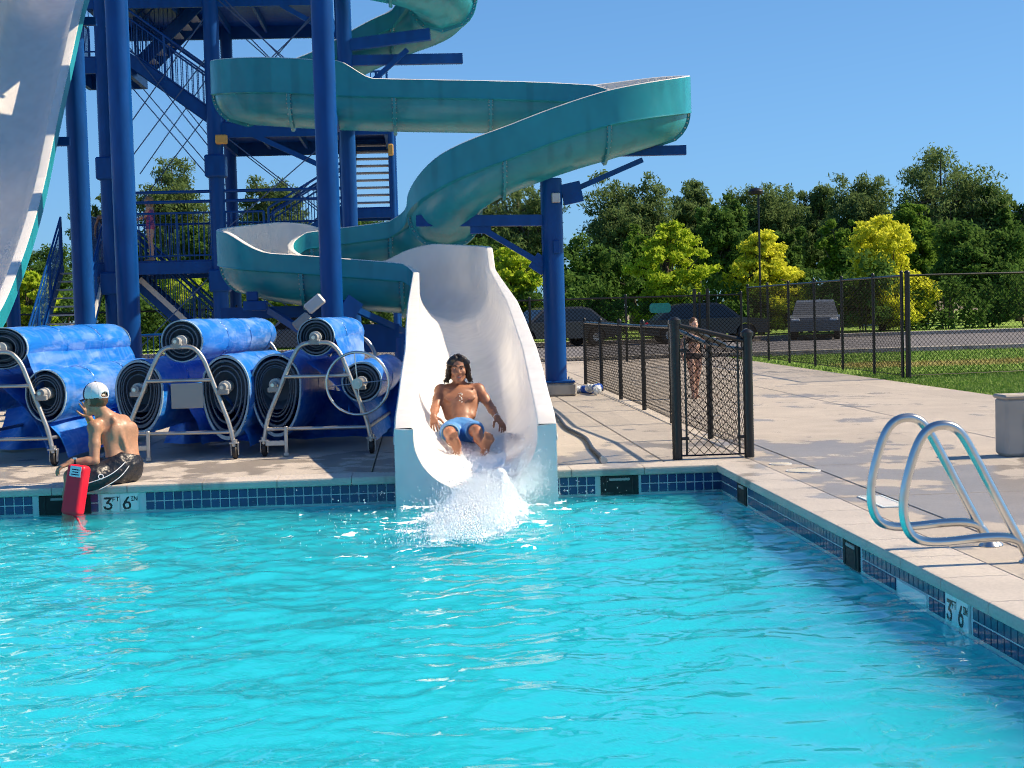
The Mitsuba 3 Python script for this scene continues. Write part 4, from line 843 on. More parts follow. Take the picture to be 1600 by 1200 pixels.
for s in (-1, 1): add('roof', beam((hx + s * 1.1, hy - 3.3, 2.62), (hx + s * 1.1, hy + 3.3, 2.62), 2.7, .10, up=(s * .49, 0, .87)), 'm_roof', h)
for x in (hx - .7,): w = add('window', box((x, hy - 3.03, 1.6), (1.1, .08, 1.1)), 'm_glassdark', h); add('frame', cat_([box((x, hy - 3.05, 1.6 + q * .58), (1.3, .1, .09)) for q in (-1, 1)] + [box((x + q * .6, hy - 3.055, 1.6), (.09, .1, 1.07)) for q in (-1, 1)]), 'm_paper', w)
#@@PEOPLE
# ================================================================== PEOPLE
class Field:
    """a signed distance field on a grid, built from round cones and ellipsoids with smooth unions"""
    def __init__(s, lo, hi, res):
        s.res = res; s.lo = np.asarray(lo, float); s.n = np.ceil((np.asarray(hi, float) - s.lo) / res).astype(int) + 1
        s.D = np.full(s.n, .5, np.float32)
    def sub(s, lo, hi):
        a = np.clip(np.floor((lo - s.lo) / s.res).astype(int), 0, s.n); b = np.clip(np.ceil((hi - s.lo) / s.res).astype(int) + 1, 0, s.n)
        ax = [s.lo[k] + s.res * np.arange(a[k], b[k]) for k in range(3)]
        return tuple(slice(a[k], b[k]) for k in range(3)), np.stack(np.meshgrid(*ax, indexing='ij'), -1)
    def put(s, d, sl, k, op):
        o = s.D[sl]
        if op == 'add':
            if k: h = np.clip(.5 + .5 * (o - d) / k, 0, 1); s.D[sl] = o + (d - o) * h - k * h * (1 - h)
            else: s.D[sl] = np.minimum(o, d)
        else:
            if k: h = np.clip(.5 - .5 * (o + d) / k, 0, 1); s.D[sl] = o + (-d - o) * h + k * h * (1 - h)
            else: s.D[sl] = np.maximum(o, -d)
    def cone(s, a, b, ra, rb=None, k=.02, op='add'):
        a, b = np.asarray(a, float), np.asarray(b, float); rb = ra if rb is None else rb; m = max(ra, rb) + .05 + k
        sl, p = s.sub(np.minimum(a, b) - m, np.maximum(a, b) + m); ab = b - a; t = np.clip(((p - a) @ ab) / (ab @ ab + 1e-12), 0, 1)
        s.put(np.linalg.norm(p - a - t[..., None] * ab, axis=-1) - (ra + (rb - ra) * t), sl, k, op); return s
    def chain(s, pts, rs, k=.02):
        for i in range(len(pts) - 1): s.cone(pts[i], pts[i + 1], rs[i], rs[i + 1], k)
        return s
    def ell(s, c, r, F=None, k=.02, op='add'):
        c, r = np.asarray(c, float), np.asarray(r, float); F = np.eye(3) if F is None else np.asarray(F, float); m = max(r) + .05 + k
        sl, p = s.sub(c - m, c + m); q = (p - c) @ F.T; l0 = np.linalg.norm(q / r, axis=-1); l1 = np.linalg.norm(q / r ** 2, axis=-1)
        s.put(np.where(l1 > 1e-9, l0 * (l0 - 1) / np.maximum(l1, 1e-9), -min(r)), sl, k, op); return s
    def plane(s, p, n):          # keeps the side that n points away from
        n = np.asarray(n, float); n /= np.linalg.norm(n); sl, q = s.sub(s.lo, s.lo + s.res * s.n); s.D = np.maximum(s.D, (q - p) @ n); return s
    def noise(s, amp, freq, seed=0):
        sl, q = s.sub(s.lo, s.lo + s.res * s.n); s.D = s.D + amp * (meshkit.fbm(q * freq, 3, seed) - .5) * 2; return s
    def mesh(s):
        """surface nets"""
        D = s.D; n = D.shape; ins = D < 0
        c = np.zeros(tuple(k - 1 for k in n), np.uint8)
        for i, j, k in np.ndindex(2, 2, 2): c += ins[i:n[0] - 1 + i, j:n[1] - 1 + j, k:n[2] - 1 + k]
        cell = np.argwhere((c > 0) & (c < 8)); idx = np.full(c.shape, -1, np.int64); idx[tuple(cell.T)] = np.arange(len(cell))
        sm, w = np.zeros((len(cell), 3)), np.zeros(len(cell)); cn = [np.array(q) for q in np.ndindex(2, 2, 2)]
        for a in cn:
            for ax in range(3):
                if a[ax]: continue
                b = a.copy(); b[ax] = 1
                da, db = D[tuple((cell + a).T)], D[tuple((cell + b).T)]; x = (da < 0) != (db < 0); t = np.where(x, da / np.where(x, da - db, 1), 0)
                e = a + np.zeros((len(cell), 3)); e[:, ax] = t; sm += e * x[:, None]; w += x
        v = s.lo + s.res * (cell + sm / w[:, None]); fs = []
        for ax in range(3):
            u, q = (ax + 1) % 3, (ax + 2) % 3
            A = [slice(None)] * 3; B = [slice(None)] * 3; A[ax] = slice(0, n[ax] - 1); B[ax] = slice(1, n[ax])
            cr = np.argwhere(ins[tuple(A)] != ins[tuple(B)]); cr = cr[(cr[:, u] > 0) & (cr[:, q] > 0) & (cr[:, u] < n[u] - 1) & (cr[:, q] < n[q] - 1)]
            fl = ins[tuple(cr.T)]; g = []
            for du, dq in ((-1, -1), (0, -1), (0, 0), (-1, 0)):
                k = cr.copy(); k[:, u] += du; k[:, q] += dq; g.append(idx[tuple(k.T)])
            g = np.stack(g, 1); g[~fl] = g[~fl][:, ::-1]; fs.append(g)
        return v, np.vstack(fs)
def frame_of(fwd, up):
    f = np.asarray(fwd, float); f = f / np.linalg.norm(f); r = np.cross(f, up); r /= np.linalg.norm(r); return r, f, np.cross(r, f)     # right, forward, up
def head(F, c, fwd, up, sc=1.0, mouth=.3):
    """c: centre of the head between the ears; returns a place(x right, y forward, z up) function"""
    r, f, u = frame_of(fwd, up); at = lambda x, y, z: np.asarray(c, float) + sc * (r * x + f * y + u * z); FR = np.stack([r, f, u])
    F.ell(at(0, -.012, .040), V(.075, .096, .086) * sc, FR, .01); F.ell(at(0, .035, -.030), V(.060, .060, .078) * sc, FR, .03)
    F.cone(at(-.050, .010, -.070), at(-.012, .075, -.098), .020 * sc, .019 * sc, .02); F.cone(at(.050, .010, -.070), at(.012, .075, -.098), .020 * sc, .019 * sc, .02)
    F.ell(at(0, .078, -.100), V(.024, .020, .018) * sc, FR, .015)
    for s in (-1, 1):
        F.ell(at(s * .042, .062, -.022), V(.024, .024, .024) * sc, FR, .02); F.ell(at(s * .032, .098, .014), V(.017, .017, .012) * sc, FR, .012, 'sub')
        F.ell(at(s * .078, -.010, -.004), V(.010, .020, .031) * sc, FR, .008)
        F.cone(at(s * .012, .090, .030), at(s * .048, .078, .030), .010 * sc, .008 * sc, .012)
        F.ell(at(s * .015, .102, -.028), V(.009, .011, .008) * sc, FR, .006)
    F.cone(at(0, .092, .022), at(0, .114, -.020), .009 * sc, .0125 * sc, .008)
    F.cone(at(-.020, .086, -.056), at(.020, .086, -.056), .0085 * sc, None, .010); F.cone(at(-.017, .085, -.078), at(.017, .085, -.078), .0095 * sc, None, .010)
    if mouth: F.ell(at(0, .10, -.067), V(.021, .022, .011 * mouth / .3) * sc, FR, .004, 'sub')
    return at, FR
def face_parts(par, at, FR, sc=1.0, hairmat='m_hair', open_=True):
    e = add('eye', sphere(at(-.031, .072, .013), .0110 * sc), 'm_eye', par, smooth=True); add('iris', sphere(at(-.031, .0775, .0120), .0072 * sc, 1), 'm_dark', e, smooth=True)
    e = add('eye', sphere(at(.031, .072, .013), .0110 * sc), 'm_eye', par, smooth=True); add('iris', sphere(at(.031, .0775, .0120), .0072 * sc, 1), 'm_dark', e, smooth=True)
    for s in (-1, 1): add('eyebrow', tube([at(s * .013, .101, .034), at(s * .032, .098, .041), at(s * .052, .080, .036)], [.0042 * sc, .0052 * sc, .003 * sc], 7), hairmat, par, smooth=True)
    add('lip', tube([at(-.023, .089, -.064), at(-.008, .099, -.0565), at(.008, .099, -.0565), at(.023, .089, -.064)], [.003, .0052 * sc, .0052 * sc, .003], 7), 'm_lip', par, smooth=True)
    add('lip', tube([at(-.022, .088, -.070), at(0, .098, -.080), at(.022, .088, -.070)], [.003, .0062 * sc, .003], 7), 'm_lip', par, smooth=True)
    if open_: add('teeth', tube([at(-.016, .088, -.0615), at(0, .094, -.0605), at(.016, .088, -.0615)], .0042 * sc, 7), 'm_teeth', par, smooth=True); add('mouth', sphere(at(0, .080, -.068), .016 * sc, 1, (1, 1, .7)), 'm_dark', par, smooth=True)
def hand(F, wrist, d, nrm, side, curl=.35, sc=1.0, curls=None, spread=.16):
    """d: from wrist to fingertips; nrm: out of the palm; side: direction of the thumb"""
    d, s0, nr = [np.asarray(q, float) / np.linalg.norm(q) for q in (d, side, nrm)]; s_ = s0 - d * (s0 @ d); s_ /= np.linalg.norm(s_); nr = np.cross(s_, d) * np.sign(np.cross(s_, d) @ nr)
    W_ = np.asarray(wrist, float); F.cone(W_, W_ + d * .03 * sc, .026 * sc, .024 * sc, .02)
    for q in (-.028, -.009, .009, .027): F.cone(W_ + d * .025 * sc + s_ * q * .6 * sc, W_ + d * .088 * sc + s_ * q * sc, .015 * sc, .0125 * sc, .012)
    L = (.060, .072, .078, .068)
    for i, q in enumerate((-.030, -.0105, .010, .030)):
        cu = (curls[i] if curls else curl) * PI / 2; a = W_ + d * .09 * sc + s_ * q * sc; dd = d + s_ * (q / .03) * spread; dd /= np.linalg.norm(dd); ang = 0
        for j, fr in enumerate((.46, .30, .24)):
            ang += cu * (.55 if j == 0 else .7); v = dd * math.cos(ang) + nr * math.sin(ang); b = a + v * L[i] * fr * 1.12 * sc; F.cone(a, b, (.0092 - .0008 * j) * sc, (.0086 - .0010 * j) * sc, .003); a = b
    a = W_ + d * .03 * sc + s_ * .028 * sc
    for j, (l, q) in enumerate(((.042, .75), (.032, .45), (.026, .3))):
        v = d * (1 - q * .6) + s_ * q + nr * (.25 + .25 * j * curl); v /= np.linalg.norm(v); b = a + v * l * sc; F.cone(a, b, (.0125 - .0014 * j) * sc, (.0112 - .0014 * j) * sc, .006); a = b
def skinmat(name, a, b):
    def fn(p, n, uv): return mix(a, b, fbm(p.x * 14, p.y * 14, p.z * 14, 3)) * (.94 + .12 * noise(p.x * 90, p.y * 90, p.z * 90))
    mat(name, P(proc(fn), proc(lambda p, n, uv: .30 + .34 * fbm(p.x * 30, p.y * 30, p.z * 30, 3)), spec=.5))
skinmat('m_skin_tan', (.29, .122, .065), (.40, .185, .105)); skinmat('m_skin', (.36, .175, .10), (.46, .245, .15)); skinmat('m_skin_fair', (.50, .29, .21), (.60, .37, .28))
mat('m_lip', P((.36, .12, .10), .35)); mat('m_eye', P((.7, .68, .65), .2)); mat('m_teeth', P((.8, .78, .72), .25))
mat('m_hair', P(proc(lambda p, n, uv: mix((.010, .006, .004), (.035, .02, .013), noise(p.x * 160, p.y * 160, p.z * 25))), .28)); mat('m_hair_brown', P((.10, .05, .025), .4)); mat('m_hair_blond', P((.34, .22, .10), .45))
def shortcol(p, n, uv):
    f = fbm(p.x * 12, p.y * 12, p.z * 12, 3); return mix((.06, .22, .52), (.12, .33, .66), f)
mat('m_shorts_blue', bump(P(proc(shortcol), .45), lambda p, n, uv: fbm(p.x * 26, p.y * 26, p.z * 26, 3), .012)); mat('m_shorts_sunlit', P((.30, .52, .60), .5))
mat('m_shorts_black', bump(P((.012, .013, .02), .4), lambda p, n, uv: fbm(p.x * 26, p.y * 26, p.z * 26, 3), .010)); mat('m_white_cloth', P((.68, .70, .74), .7)); mat('m_navy', P((.012, .016, .05), .6)); mat('m_yellow', P((.62, .60, .02), .4)); mat('m_black_cloth', P((.010, .010, .012), .6))
mat('m_pink', P(proc(lambda p, n, uv: mix((.50, .10, .22), (.16, .06, .22), smoothstep(.45, .55, noise(p.x * 14, p.y * 14, p.z * 14)))), .6)); mat('m_bikini', P((.035, .025, .03), .6)); mat('m_silver', P((.7, .69, .66), .2, metal=1.0))

# --- the rider on the slide
def rider():
    t = thing('person', 'bare-chested young man with long dark wet hair sliding feet first in blue swim shorts', 'person')
    lo, hi = (-2.52, .55, -.06), (-1.55, 2.10, 1.0)
    hipc = V(-2.10, 1.53, .235); kR, kL = V(-2.215, 1.12, .245), V(-1.968, 1.12, .255); aR, aL = V(-2.158, .80, .150), V(-1.915, .80, .140)
    sR, sL = V(-2.276, 1.835, .598), V(-1.912, 1.83, .598); eR, eL = V(-2.330, 1.66, .455), V(-1.815, 1.70, .445); wR, wL = V(-2.352, 1.455, .385), V(-1.762, 1.50, .350)
    nb = V(-2.095, 1.865, .635); hc = V(-2.102, 1.80, .800)
    def legs(F, g=0., kk=.03):
        for s, k_, a_ in ((-1, kR, aR), (1, kL, aL)):
            h = hipc + V(s * .088, -.02, -.015); m = h + (k_ - h) * .45 + V(s * .008, 0, .012)
            F.chain([h, m, k_], [.084 + g, .071 + g, .049 + g], kk)
    def trunk(F, g=0.):
        F.ell(hipc + V(0, .02, .0), V(.155 + g, .115 + g, .105 + g), None, .03); F.cone(hipc + V(-.065, .0, -.01), hipc + V(.065, 0, -.01), .098 + g, None, .05)
    F = Field(lo, hi, .0062); trunk(F); legs(F)
    sp = [hipc + V(0, .06, .06), V(-2.10, 1.665, .385), V(-2.098, 1.775, .50), nb + V(0, -.02, -.07)]
    Xf = lambda up: np.stack(frame_of((0, -.80, .60), up))
    ax = V(0, .62, .785); fr = np.stack([V(1, 0, 0), V(0, -.785, .62), ax])
    F.ell(V(-2.10, 1.655, .375), V(.112, .082, .13), fr, .05); F.ell(V(-2.098, 1.755, .505), V(.160, .108, .145), fr, .05); F.ell(V(-2.096, 1.80, .565), V(.165, .085, .075), fr, .05)
    for s in (-1, 1):
        F.ell(V(-2.098 + s * .072, 1.678, .540), V(.076, .021, .046), fr, .025)                                    # chest
        F.cone(nb + V(s * .03, -.01, 0), (sR if s < 0 else sL) + V(-s * .02, .01, .012), .040, .044, .04)          # shoulder line
        F.cone(V(-2.098 + s * .018, 1.72, .605), V(-2.098 + s * .135, 1.745, .622), .010, .010, .012)              # collar bone
        for q in range(3): F.ell(V(-2.10 + s * .028, 1.585 + q * .036, .352 + q * .046), V(.027, .020, .020), fr, .006)
        F.cone(V(-2.10 + s * .15, 1.76, .50), V(-2.10 + s * .115, 1.66, .36), .035, .03, .04)
    for a, e, w in ((sR, eR, wR), (sL, eL, wL)):
        F.ell(a, V(.058, .056, .062), None, .03); F.chain([a, a + (e - a) * .5, e], [.050, .047, .038], .02); F.chain([e, e + (w - e) * .3, w], [.038, .040, .026], .015)
    F.chain([nb + V(0, .0, -.03), hc + V(0, .03, -.045)], [.058, .052], .03)
    for k_, a_, s in ((kR, aR, -1), (kL, aL, 1)):
        F.ell(k_ + V(0, -.01, .008), V(.047, .047, .047), None, .02); m = k_ + (a_ - k_) * .33 + V(0, 0, -.016); F.chain([k_, m, a_], [.046, .051, .033], .02)
        heel, toe = a_ + V(0, -.03, -.060), a_ + V(s * .034, -.135, .105)
        F.cone(heel, a_, .034, .036, .02); F.cone(heel, a_ + V(s * .014, -.075, .03), .034, .036, .02); F.cone(a_ + V(-s * .004, -.075, .03), toe + V(-s * .022, 0, -.020), .034, .028, .02); F.cone(a_ + V(s * .020, -.075, .03), toe + V(s * .026, 0, -.03), .030, .025, .02)
        for q, (dx, l, r) in enumerate(((-.028, .030, .0135), (-.008, .026, .010), (.008, .020, .0095), (.022, .012, .009), (.034, .002, .0085))): F.cone(toe + V(s * dx, -.002, -.02), toe + V(s * dx, -.004 - l * .3, .004 + l), r, r * .95, .005)
    hand(F, wR, (.05, -.72, -.62), (.1, .4, -.8), (.9, -.2, .1), .42, 1.0); hand(F, wL, (.42, -.62, -.62), (-.3, .2, -.9), (-.8, -.5, .2), .42, 1.0)
    at, FR = head(F, hc, (0.02, -.985, -.06), (0, -.10, 1), 1.02, .42)
    b = add('body', F.mesh(), 'm_skin_tan', t, smooth=True); face_parts(t, at, FR, 1.02)
    for s in (-1, 1): add('nipple', sphere(V(-2.098 + s * .088, 1.640, .522), .0085, 1, (1, .6, 1)), 'm_lip', t, smooth=True)
    # shorts
    G = Field((-2.42, .95, .02), (-1.78, 1.78, .5), .0075); trunk(G, .014); legs(G, .020, .02); G.noise(.007, 22, 4)
    G.plane(V(-2.1, 1.622, .325), (0, .62, .785)); 
    G.plane(V(-2.1, 1.245, .24), (0, -1, .12)); add('shorts', G.mesh(), 'm_shorts_blue', t, smooth=True, label='blue swim shorts with sunlight painted on one hem')
    for s, k_ in ((-1, kR), (1, kL)):
        c = hipc + V(s * .088, -.02, -.015); q = c + (k_ - c) * .66; d = (k_ - c) / np.linalg.norm(k_ - c)
        add('hem', lathe([(.078, -.02), (.0835, -.018), (.0835, .018), (.078, .02)], 26, q, d), 'm_shorts_sunlit' if s < 0 else 'm_shorts_blue', t, smooth=40)  # one hem paler, sunlight put into its colour
    False and add('waistband', tube([V(-2.10, 1.60, .322) + V(1, 0, 0) * .150 * math.cos(a) + V(0, -.785, .62) * .108 * math.sin(a) for a in np.arange(32) * 2 * PI / 32], .011, 8, closed=True), 'm_navy', t, smooth=True)
    # hair: a cap of volume and long wet locks
    Hf = Field(hc - .19, hc + .19, .0055); Hf.ell(at(0, -.022, .048), V(.088, .106, .096), FR, .0); Hf.ell(at(0, -.055, -.03), V(.085, .065, .11), FR, .03)
    for s in (-1, 1): Hf.chain([at(s * .03, .045, .115), at(s * .078, .025, .062), at(s * .090, -.005, -.01), at(s * .094, -.015, -.07), at(s * .100, -.02, -.105)], [.022, .026, .026, .026, .014], .02)
    Hf.ell(at(0, .112, -.012), V(.067, .085, .118), FR, .008, 'sub'); Hf.noise(.010, 38, 6)
    h_ = add('hair', Hf.mesh(), 'm_hair', t, smooth=True, label='long dark wet hair parted in the middle')
    rg = np.random.default_rng(4); ls = []
    for i in range(210):
        s = rg.choice([-1, 1]); x0 = s * rg.uniform(.0, .03); p = [at(x0, rg.uniform(-.05, .050), .138 - abs(x0) * .4), at(s * rg.uniform(.066, .084), rg.uniform(-.04, .030), rg.uniform(.06, .095)), at(s * rg.uniform(.085, .10), rg.uniform(-.06, .03), -.01), at(s * rg.uniform(.088, .115), rg.uniform(-.07, .02), -.065 - rg.uniform(0, .02)), at(s * rg.uniform(.085, .14), rg.uniform(-.07, .02), -.090 - rg.uniform(0, .045))]
        ls.append(tube(smooth_path(p, 5), np.linspace(.0055, .0016, 21), 5))
    add('strands', cat_(ls), 'm_hair', h_, smooth=True, kind='stuff')
    # necklace with beads, wristband
    q = smooth_path([nb + V(-.062, -.035, .022), nb + V(-.045, -.105, -.045), V(-2.09, 1.655, .575), nb + V(.058, -.10, -.04), nb + V(.062, -.035, .022)], 8)
    nk = add('necklace', tube(q, .0028, 6), 'm_silver', t, smooth=True)
    for k in range(7): add('pendant_bead', sphere(V(-2.088 + .012 * math.sin(k * 2.2) , 1.650 - .012 * k * .55, .578 - k * .013), .0065, 1), 'm_teeth', nk, smooth=True)
    d = (wL - eL) / np.linalg.norm(wL - eL); add('wristband', lathe([(.027, -.008), (.031, -.006), (.031, .006), (.027, .008)], 22, wL - d * .012, d), 'm_white_cloth', t, smooth=40)
rider()
# --- the lifeguard on the coping
def lifeguard():
    t = thing('person', 'shirtless lifeguard in white mesh cap and black shorts sitting on the pool edge', 'person')
    hip = V(-4.965, .20, .115); r_, f_, u_ = frame_of((-.72, .62, 0), (0, 0, 1))
    hL, hR = hip + V(-.06, -.07, -.015), hip + V(.02, .085, -.015)
    kL, kR = V(-5.31, -.10, .01), V(-5.345, .02, .085); aL, aR = V(-5.36, -.24, -.42), V(-5.37, -.09, -.36)
    nb = V(-5.090, .225, .560); sL, sR = V(-5.158, .10, .475), V(-4.970, .325, .498); hc = V(-5.160, .19, .690)
    eL, wL = V(-5.150, .01, .205), V(-5.325, -.03, .205); eR, wR = V(-5.185, .42, .345), V(-5.258, .375, .535)
    def trunk(F, g=0.): F.cone(hip + V(-.045, -.05, 0), hip + V(.03, .06, 0), .115 + g, .115 + g, .05); F.ell(hip + V(.005, .01, .05), V(.15 + g, .12 + g, .11 + g), np.stack([r_, f_, u_]), .04)
    def legs(F, g=0.):
        for h, k in ((hL, kL), (hR, kR)): F.chain([h, h + (k - h) * .5 + V(0, 0, .02), k], [.092 + g, .082 + g, .058 + g], .03)
    F = Field((-5.52, -.34, -.46), (-4.74, .56, .90), .0062); trunk(F); legs(F)
    sp = [hip + V(.01, .02, .06), V(-4.955, .235, .27), V(-4.985, .245, .40), nb + V(.01, .0, -.05)]; fr = np.stack([r_, f_, u_])
    F.ell(sp[1], V(.114, .086, .13), fr, .06); F.ell(sp[2], V(.143, .098, .145), fr, .06); F.cone(sp[2] + V(0, 0, .05), nb, .085, .06, .05)
    for a, s in ((sL, -1), (sR, 1)):
        F.cone(nb + V(0, 0, -.015), a, .046, .05, .05); F.ell(sp[2] + r_ * s * .085 - f_ * .062 + V(0, 0, .03), V(.055, .03, .07), fr, .03)     # shoulder blades
        F.cone(sp[2] + r_ * s * .12, hip + r_ * s * .09 + V(0, 0, .10), .05, .05, .05)
    F.cone(nb - f_ * .03 + V(0, 0, -.06), hip - f_ * .10 + V(0, 0, .12), .010, .012, .02, 'sub') if False else None
    for k in range(9):
        q = nb + (hip + V(0, 0, .10) - nb) * (k + .6) / 9.5; q = q - f_ * (.075 + .03 * math.sin(PI * (k + 1) / 10)); F.ell(q, V(.009, .009, .014), fr, .035)
    for a, e, w in ((sL, eL, wL), (sR, eR, wR)):
        F.ell(a, V(.056, .056, .058), None, .03); F.chain([a, a + (e - a) * .5, e], [.050, .046, .038], .02); F.chain([e, e + (w - e) * .3, w], [.038, .040, .026], .015)
    F.chain([nb + V(0, 0, -.03), hc + V(.025, -.02, -.05)], [.060, .055], .03)
    for k, a in ((kL, aL), (kR, aR)): F.ell(k, V(.056, .056, .056), None, .02); F.chain([k, k + (a - k) * .35, a], [.056, .058, .038], .02)
    hand(F, wL, (-.8, -.35, -.30), (-.1, -.3, -.95), (.1, .9, .2), .45); hand(F, wR, (-.20, -.12, .95), (-.6, .5, .1), (-.6, -.6, .2), .2, .90, curls=(.95, .9, .05, .05), spread=.34)
    at, FR = head(F, hc, (-.80, .60, -.05), (0, 0, 1), 1.0, 0)
    add('body', F.mesh(), 'm_skin', t, smooth=True); face_parts(t, at, FR, 1.0, 'm_hair_brown', False)
    Hf = Field(hc - .17, hc + .17, .006); Hf.ell(at(0, -.02, .015), V(.081, .100, .085), FR, 0); Hf.ell(at(0, .11, -.03), V(.09, .085, .13), FR, .01, 'sub'); Hf.plane(at(0, 0, -.062), -FR[2]); Hf.noise(.004, 50, 2)
    add('hair', Hf.mesh(), 'm_hair_brown', t, smooth=True)
    # trucker cap: white mesh back, navy front and brim, arched gap above the strap
    C = Field(hc - .2, hc + .2, .0055); C.ell(at(0, -.012, .056), V(.096, .116, .102), FR, 0); C.ell(at(0, -.012, .050), V(.088, .107, .094), FR, 0, 'sub'); C.plane(at(0, 0, .022), -FR[2]); C.ell(at(0, -.125, .045), V(.036, .05, .026), FR, .003, 'sub'); C.plane(at(0, .030, 0), FR[1])
    cap = add('cap', C.mesh(), 'm_white_cloth', t, smooth=True, label='white mesh-backed trucker cap with navy front')
    C = Field(hc - .2, hc + .2, .0055); C.ell(at(0, -.012, .056), V(.097, .118, .106), FR, 0); C.ell(at(0, -.012, .050), V(.088, .107, .094), FR, 0, 'sub'); C.plane(at(0, 0, .022), -FR[2]); C.plane(at(0, .026, 0), -FR[1]); add('front', C.mesh(), 'm_navy', cap, smooth=True)
    us = np.linspace(-1, 1, 13); rows = np.array([[at(.082 * u, .085 * math.sqrt(max(0, 1 - (.9 * u) ** 2)) + e * .075 * math.sqrt(max(0, 1 - .75 * u * u)), .028 - e * .012 - .012 * u * u + dz) for u in us] for e, dz in ((0, .003), (1, .003), (1, -.003), (0, -.003))])
    add('brim', (rows.reshape(-1, 3), grid_faces(4, 13)), 'm_navy', cap, smooth=30)
    for k in range(5): a = PI * (1.12 + .19 * k); add('seam', tube([at(.0965 * math.cos(a) * math.cos(q), -.012 + .1165 * math.sin(a) * math.cos(q), .056 + .1025 * math.sin(q)) for q in np.linspace(-.3, 1.5, 12)], .0016, 5), 'm_lightgray', cap, smooth=True)
    add('button', sphere(at(0, -.012, .162), .008, 1, (1, 1, .5)), 'm_navy', cap, smooth=True); add('strap', tube([at(.05 * u, -.118 + .02 * u * u, .024) for u in us], .004, 6), 'm_white_cloth', cap, smooth=True)
    G = Field((-5.40, -.25, -.12), (-4.76, .42, .32), .0075); trunk(G, .015); legs(G, .022); G.noise(.008, 20, 9); G.plane(hip + V(0, 0, .145), (.25, .1, 1)); G.plane(hL + (kL - hL) * .80, (kL - hL)); G.plane(V(0, 0, .0), (0, 0, -1)) if False else None
    sh = add('shorts', G.mesh(), 'm_shorts_black', t, smooth=True, label='black swim shorts with thin white piping')
    for o0, o1 in ((V(-4.90, .10, .20), V(-5.20, -.135, .035)), (V(-4.865, .16, .20), V(-5.10, -.10, -.02))):
        add('piping', tube(smooth_path([o0, (o0 + o1) / 2 + V(.035, -.048, -.022), o1], 6), .0035, 6), 'm_white_cloth', sh, smooth=True)
    add('badge', lathe([(.016, 0), (.020, .003), (.024, 0)], 16, V(-5.085, -.085, .085), (.4, -.8, .35)), 'm_white_cloth', sh, smooth=True)
    d = (wR - eR) / np.linalg.norm(wR - eR); add('wristband', lathe([(.028, -.010), (.032, -.008), (.032, .008), (.028, .010)], 22, wR - d * .03, d), 'm_yellow', t, smooth=40, label='yellow wristband')
    d = (wL - eL) / np.linalg.norm(wL - eL); wt = add('watch_strap', lathe([(.028, -.010), (.032, -.008), (.032, .008), (.028, .010)], 22, wL - d * .025, d), 'm_rubber', t, smooth=40); add('watch', lathe([(.001, .012), (.017, .012), (.02, 0)], 18, wL - d * .025 + V(0, 0, .026), (0, -.2, 1)), 'm_silver', wt, smooth=40)
    q = smooth_path([nb + V(.03, -.06, .0), nb + V(.045, .02, .022), nb + V(.02, .075, .01), nb + V(-.07, .03, -.03), nb + V(-.07, -.05, -.02)], 7, True); add('cord', tube(q, .003, 6, closed=True), 'm_red', t, smooth=True)
lifeguard()
tb = thing('rescue_tube', 'red foam rescue tube leaning on the lifeguard\'s knee', 'rescue tube')
up_ = V(.17, .10, 1.0); up_ /= np.linalg.norm(up_); rt_ = V(.93, -.34, 0); rt_ = rt_ - up_ * (rt_ @ up_); rt_ /= np.linalg.norm(rt_); fw_ = np.cross(up_, rt_)
c_ = V(-5.262, -.205, -.005); B = Field(c_ - .32, c_ + .32, .008); sl, p_ = B.sub(B.lo, B.lo + B.res * B.n); l_ = (p_ - c_) @ np.stack([rt_, fw_, up_]).T; q_ = np.abs(l_) - (V(.082, .062, .205) - .035); B.D = np.linalg.norm(np.maximum(q_, 0), axis=-1) + np.minimum(q_.max(-1), 0) - .035
add('foam', B.mesh(), 'm_red', tb, smooth=True)
add('label', box(c_ + up_ * .15 - fw_ * .0625 + rt_ * .01, (.10, .002, .085), frame=[rt_, fw_, up_]), 'm_paper', tb, label='white printed label'); add('print', cat_([box(c_ + up_ * (.165 - .02 * k) - fw_ * .0636 + rt_ * .01, (.07 - .014 * (k % 2), .001, .009), frame=[rt_, fw_, up_]) for k in range(3)]), 'm_navy', tb, kind='stuff')
add('strap', tube(smooth_path([c_ + up_ * -.19 - fw_ * .02, c_ + V(.02, -.05, -.24), c_ + V(.06, -.08, -.31), c_ + V(.2, -.1, -.33)], 6), .010, 8), 'm_red', tb, smooth=True)
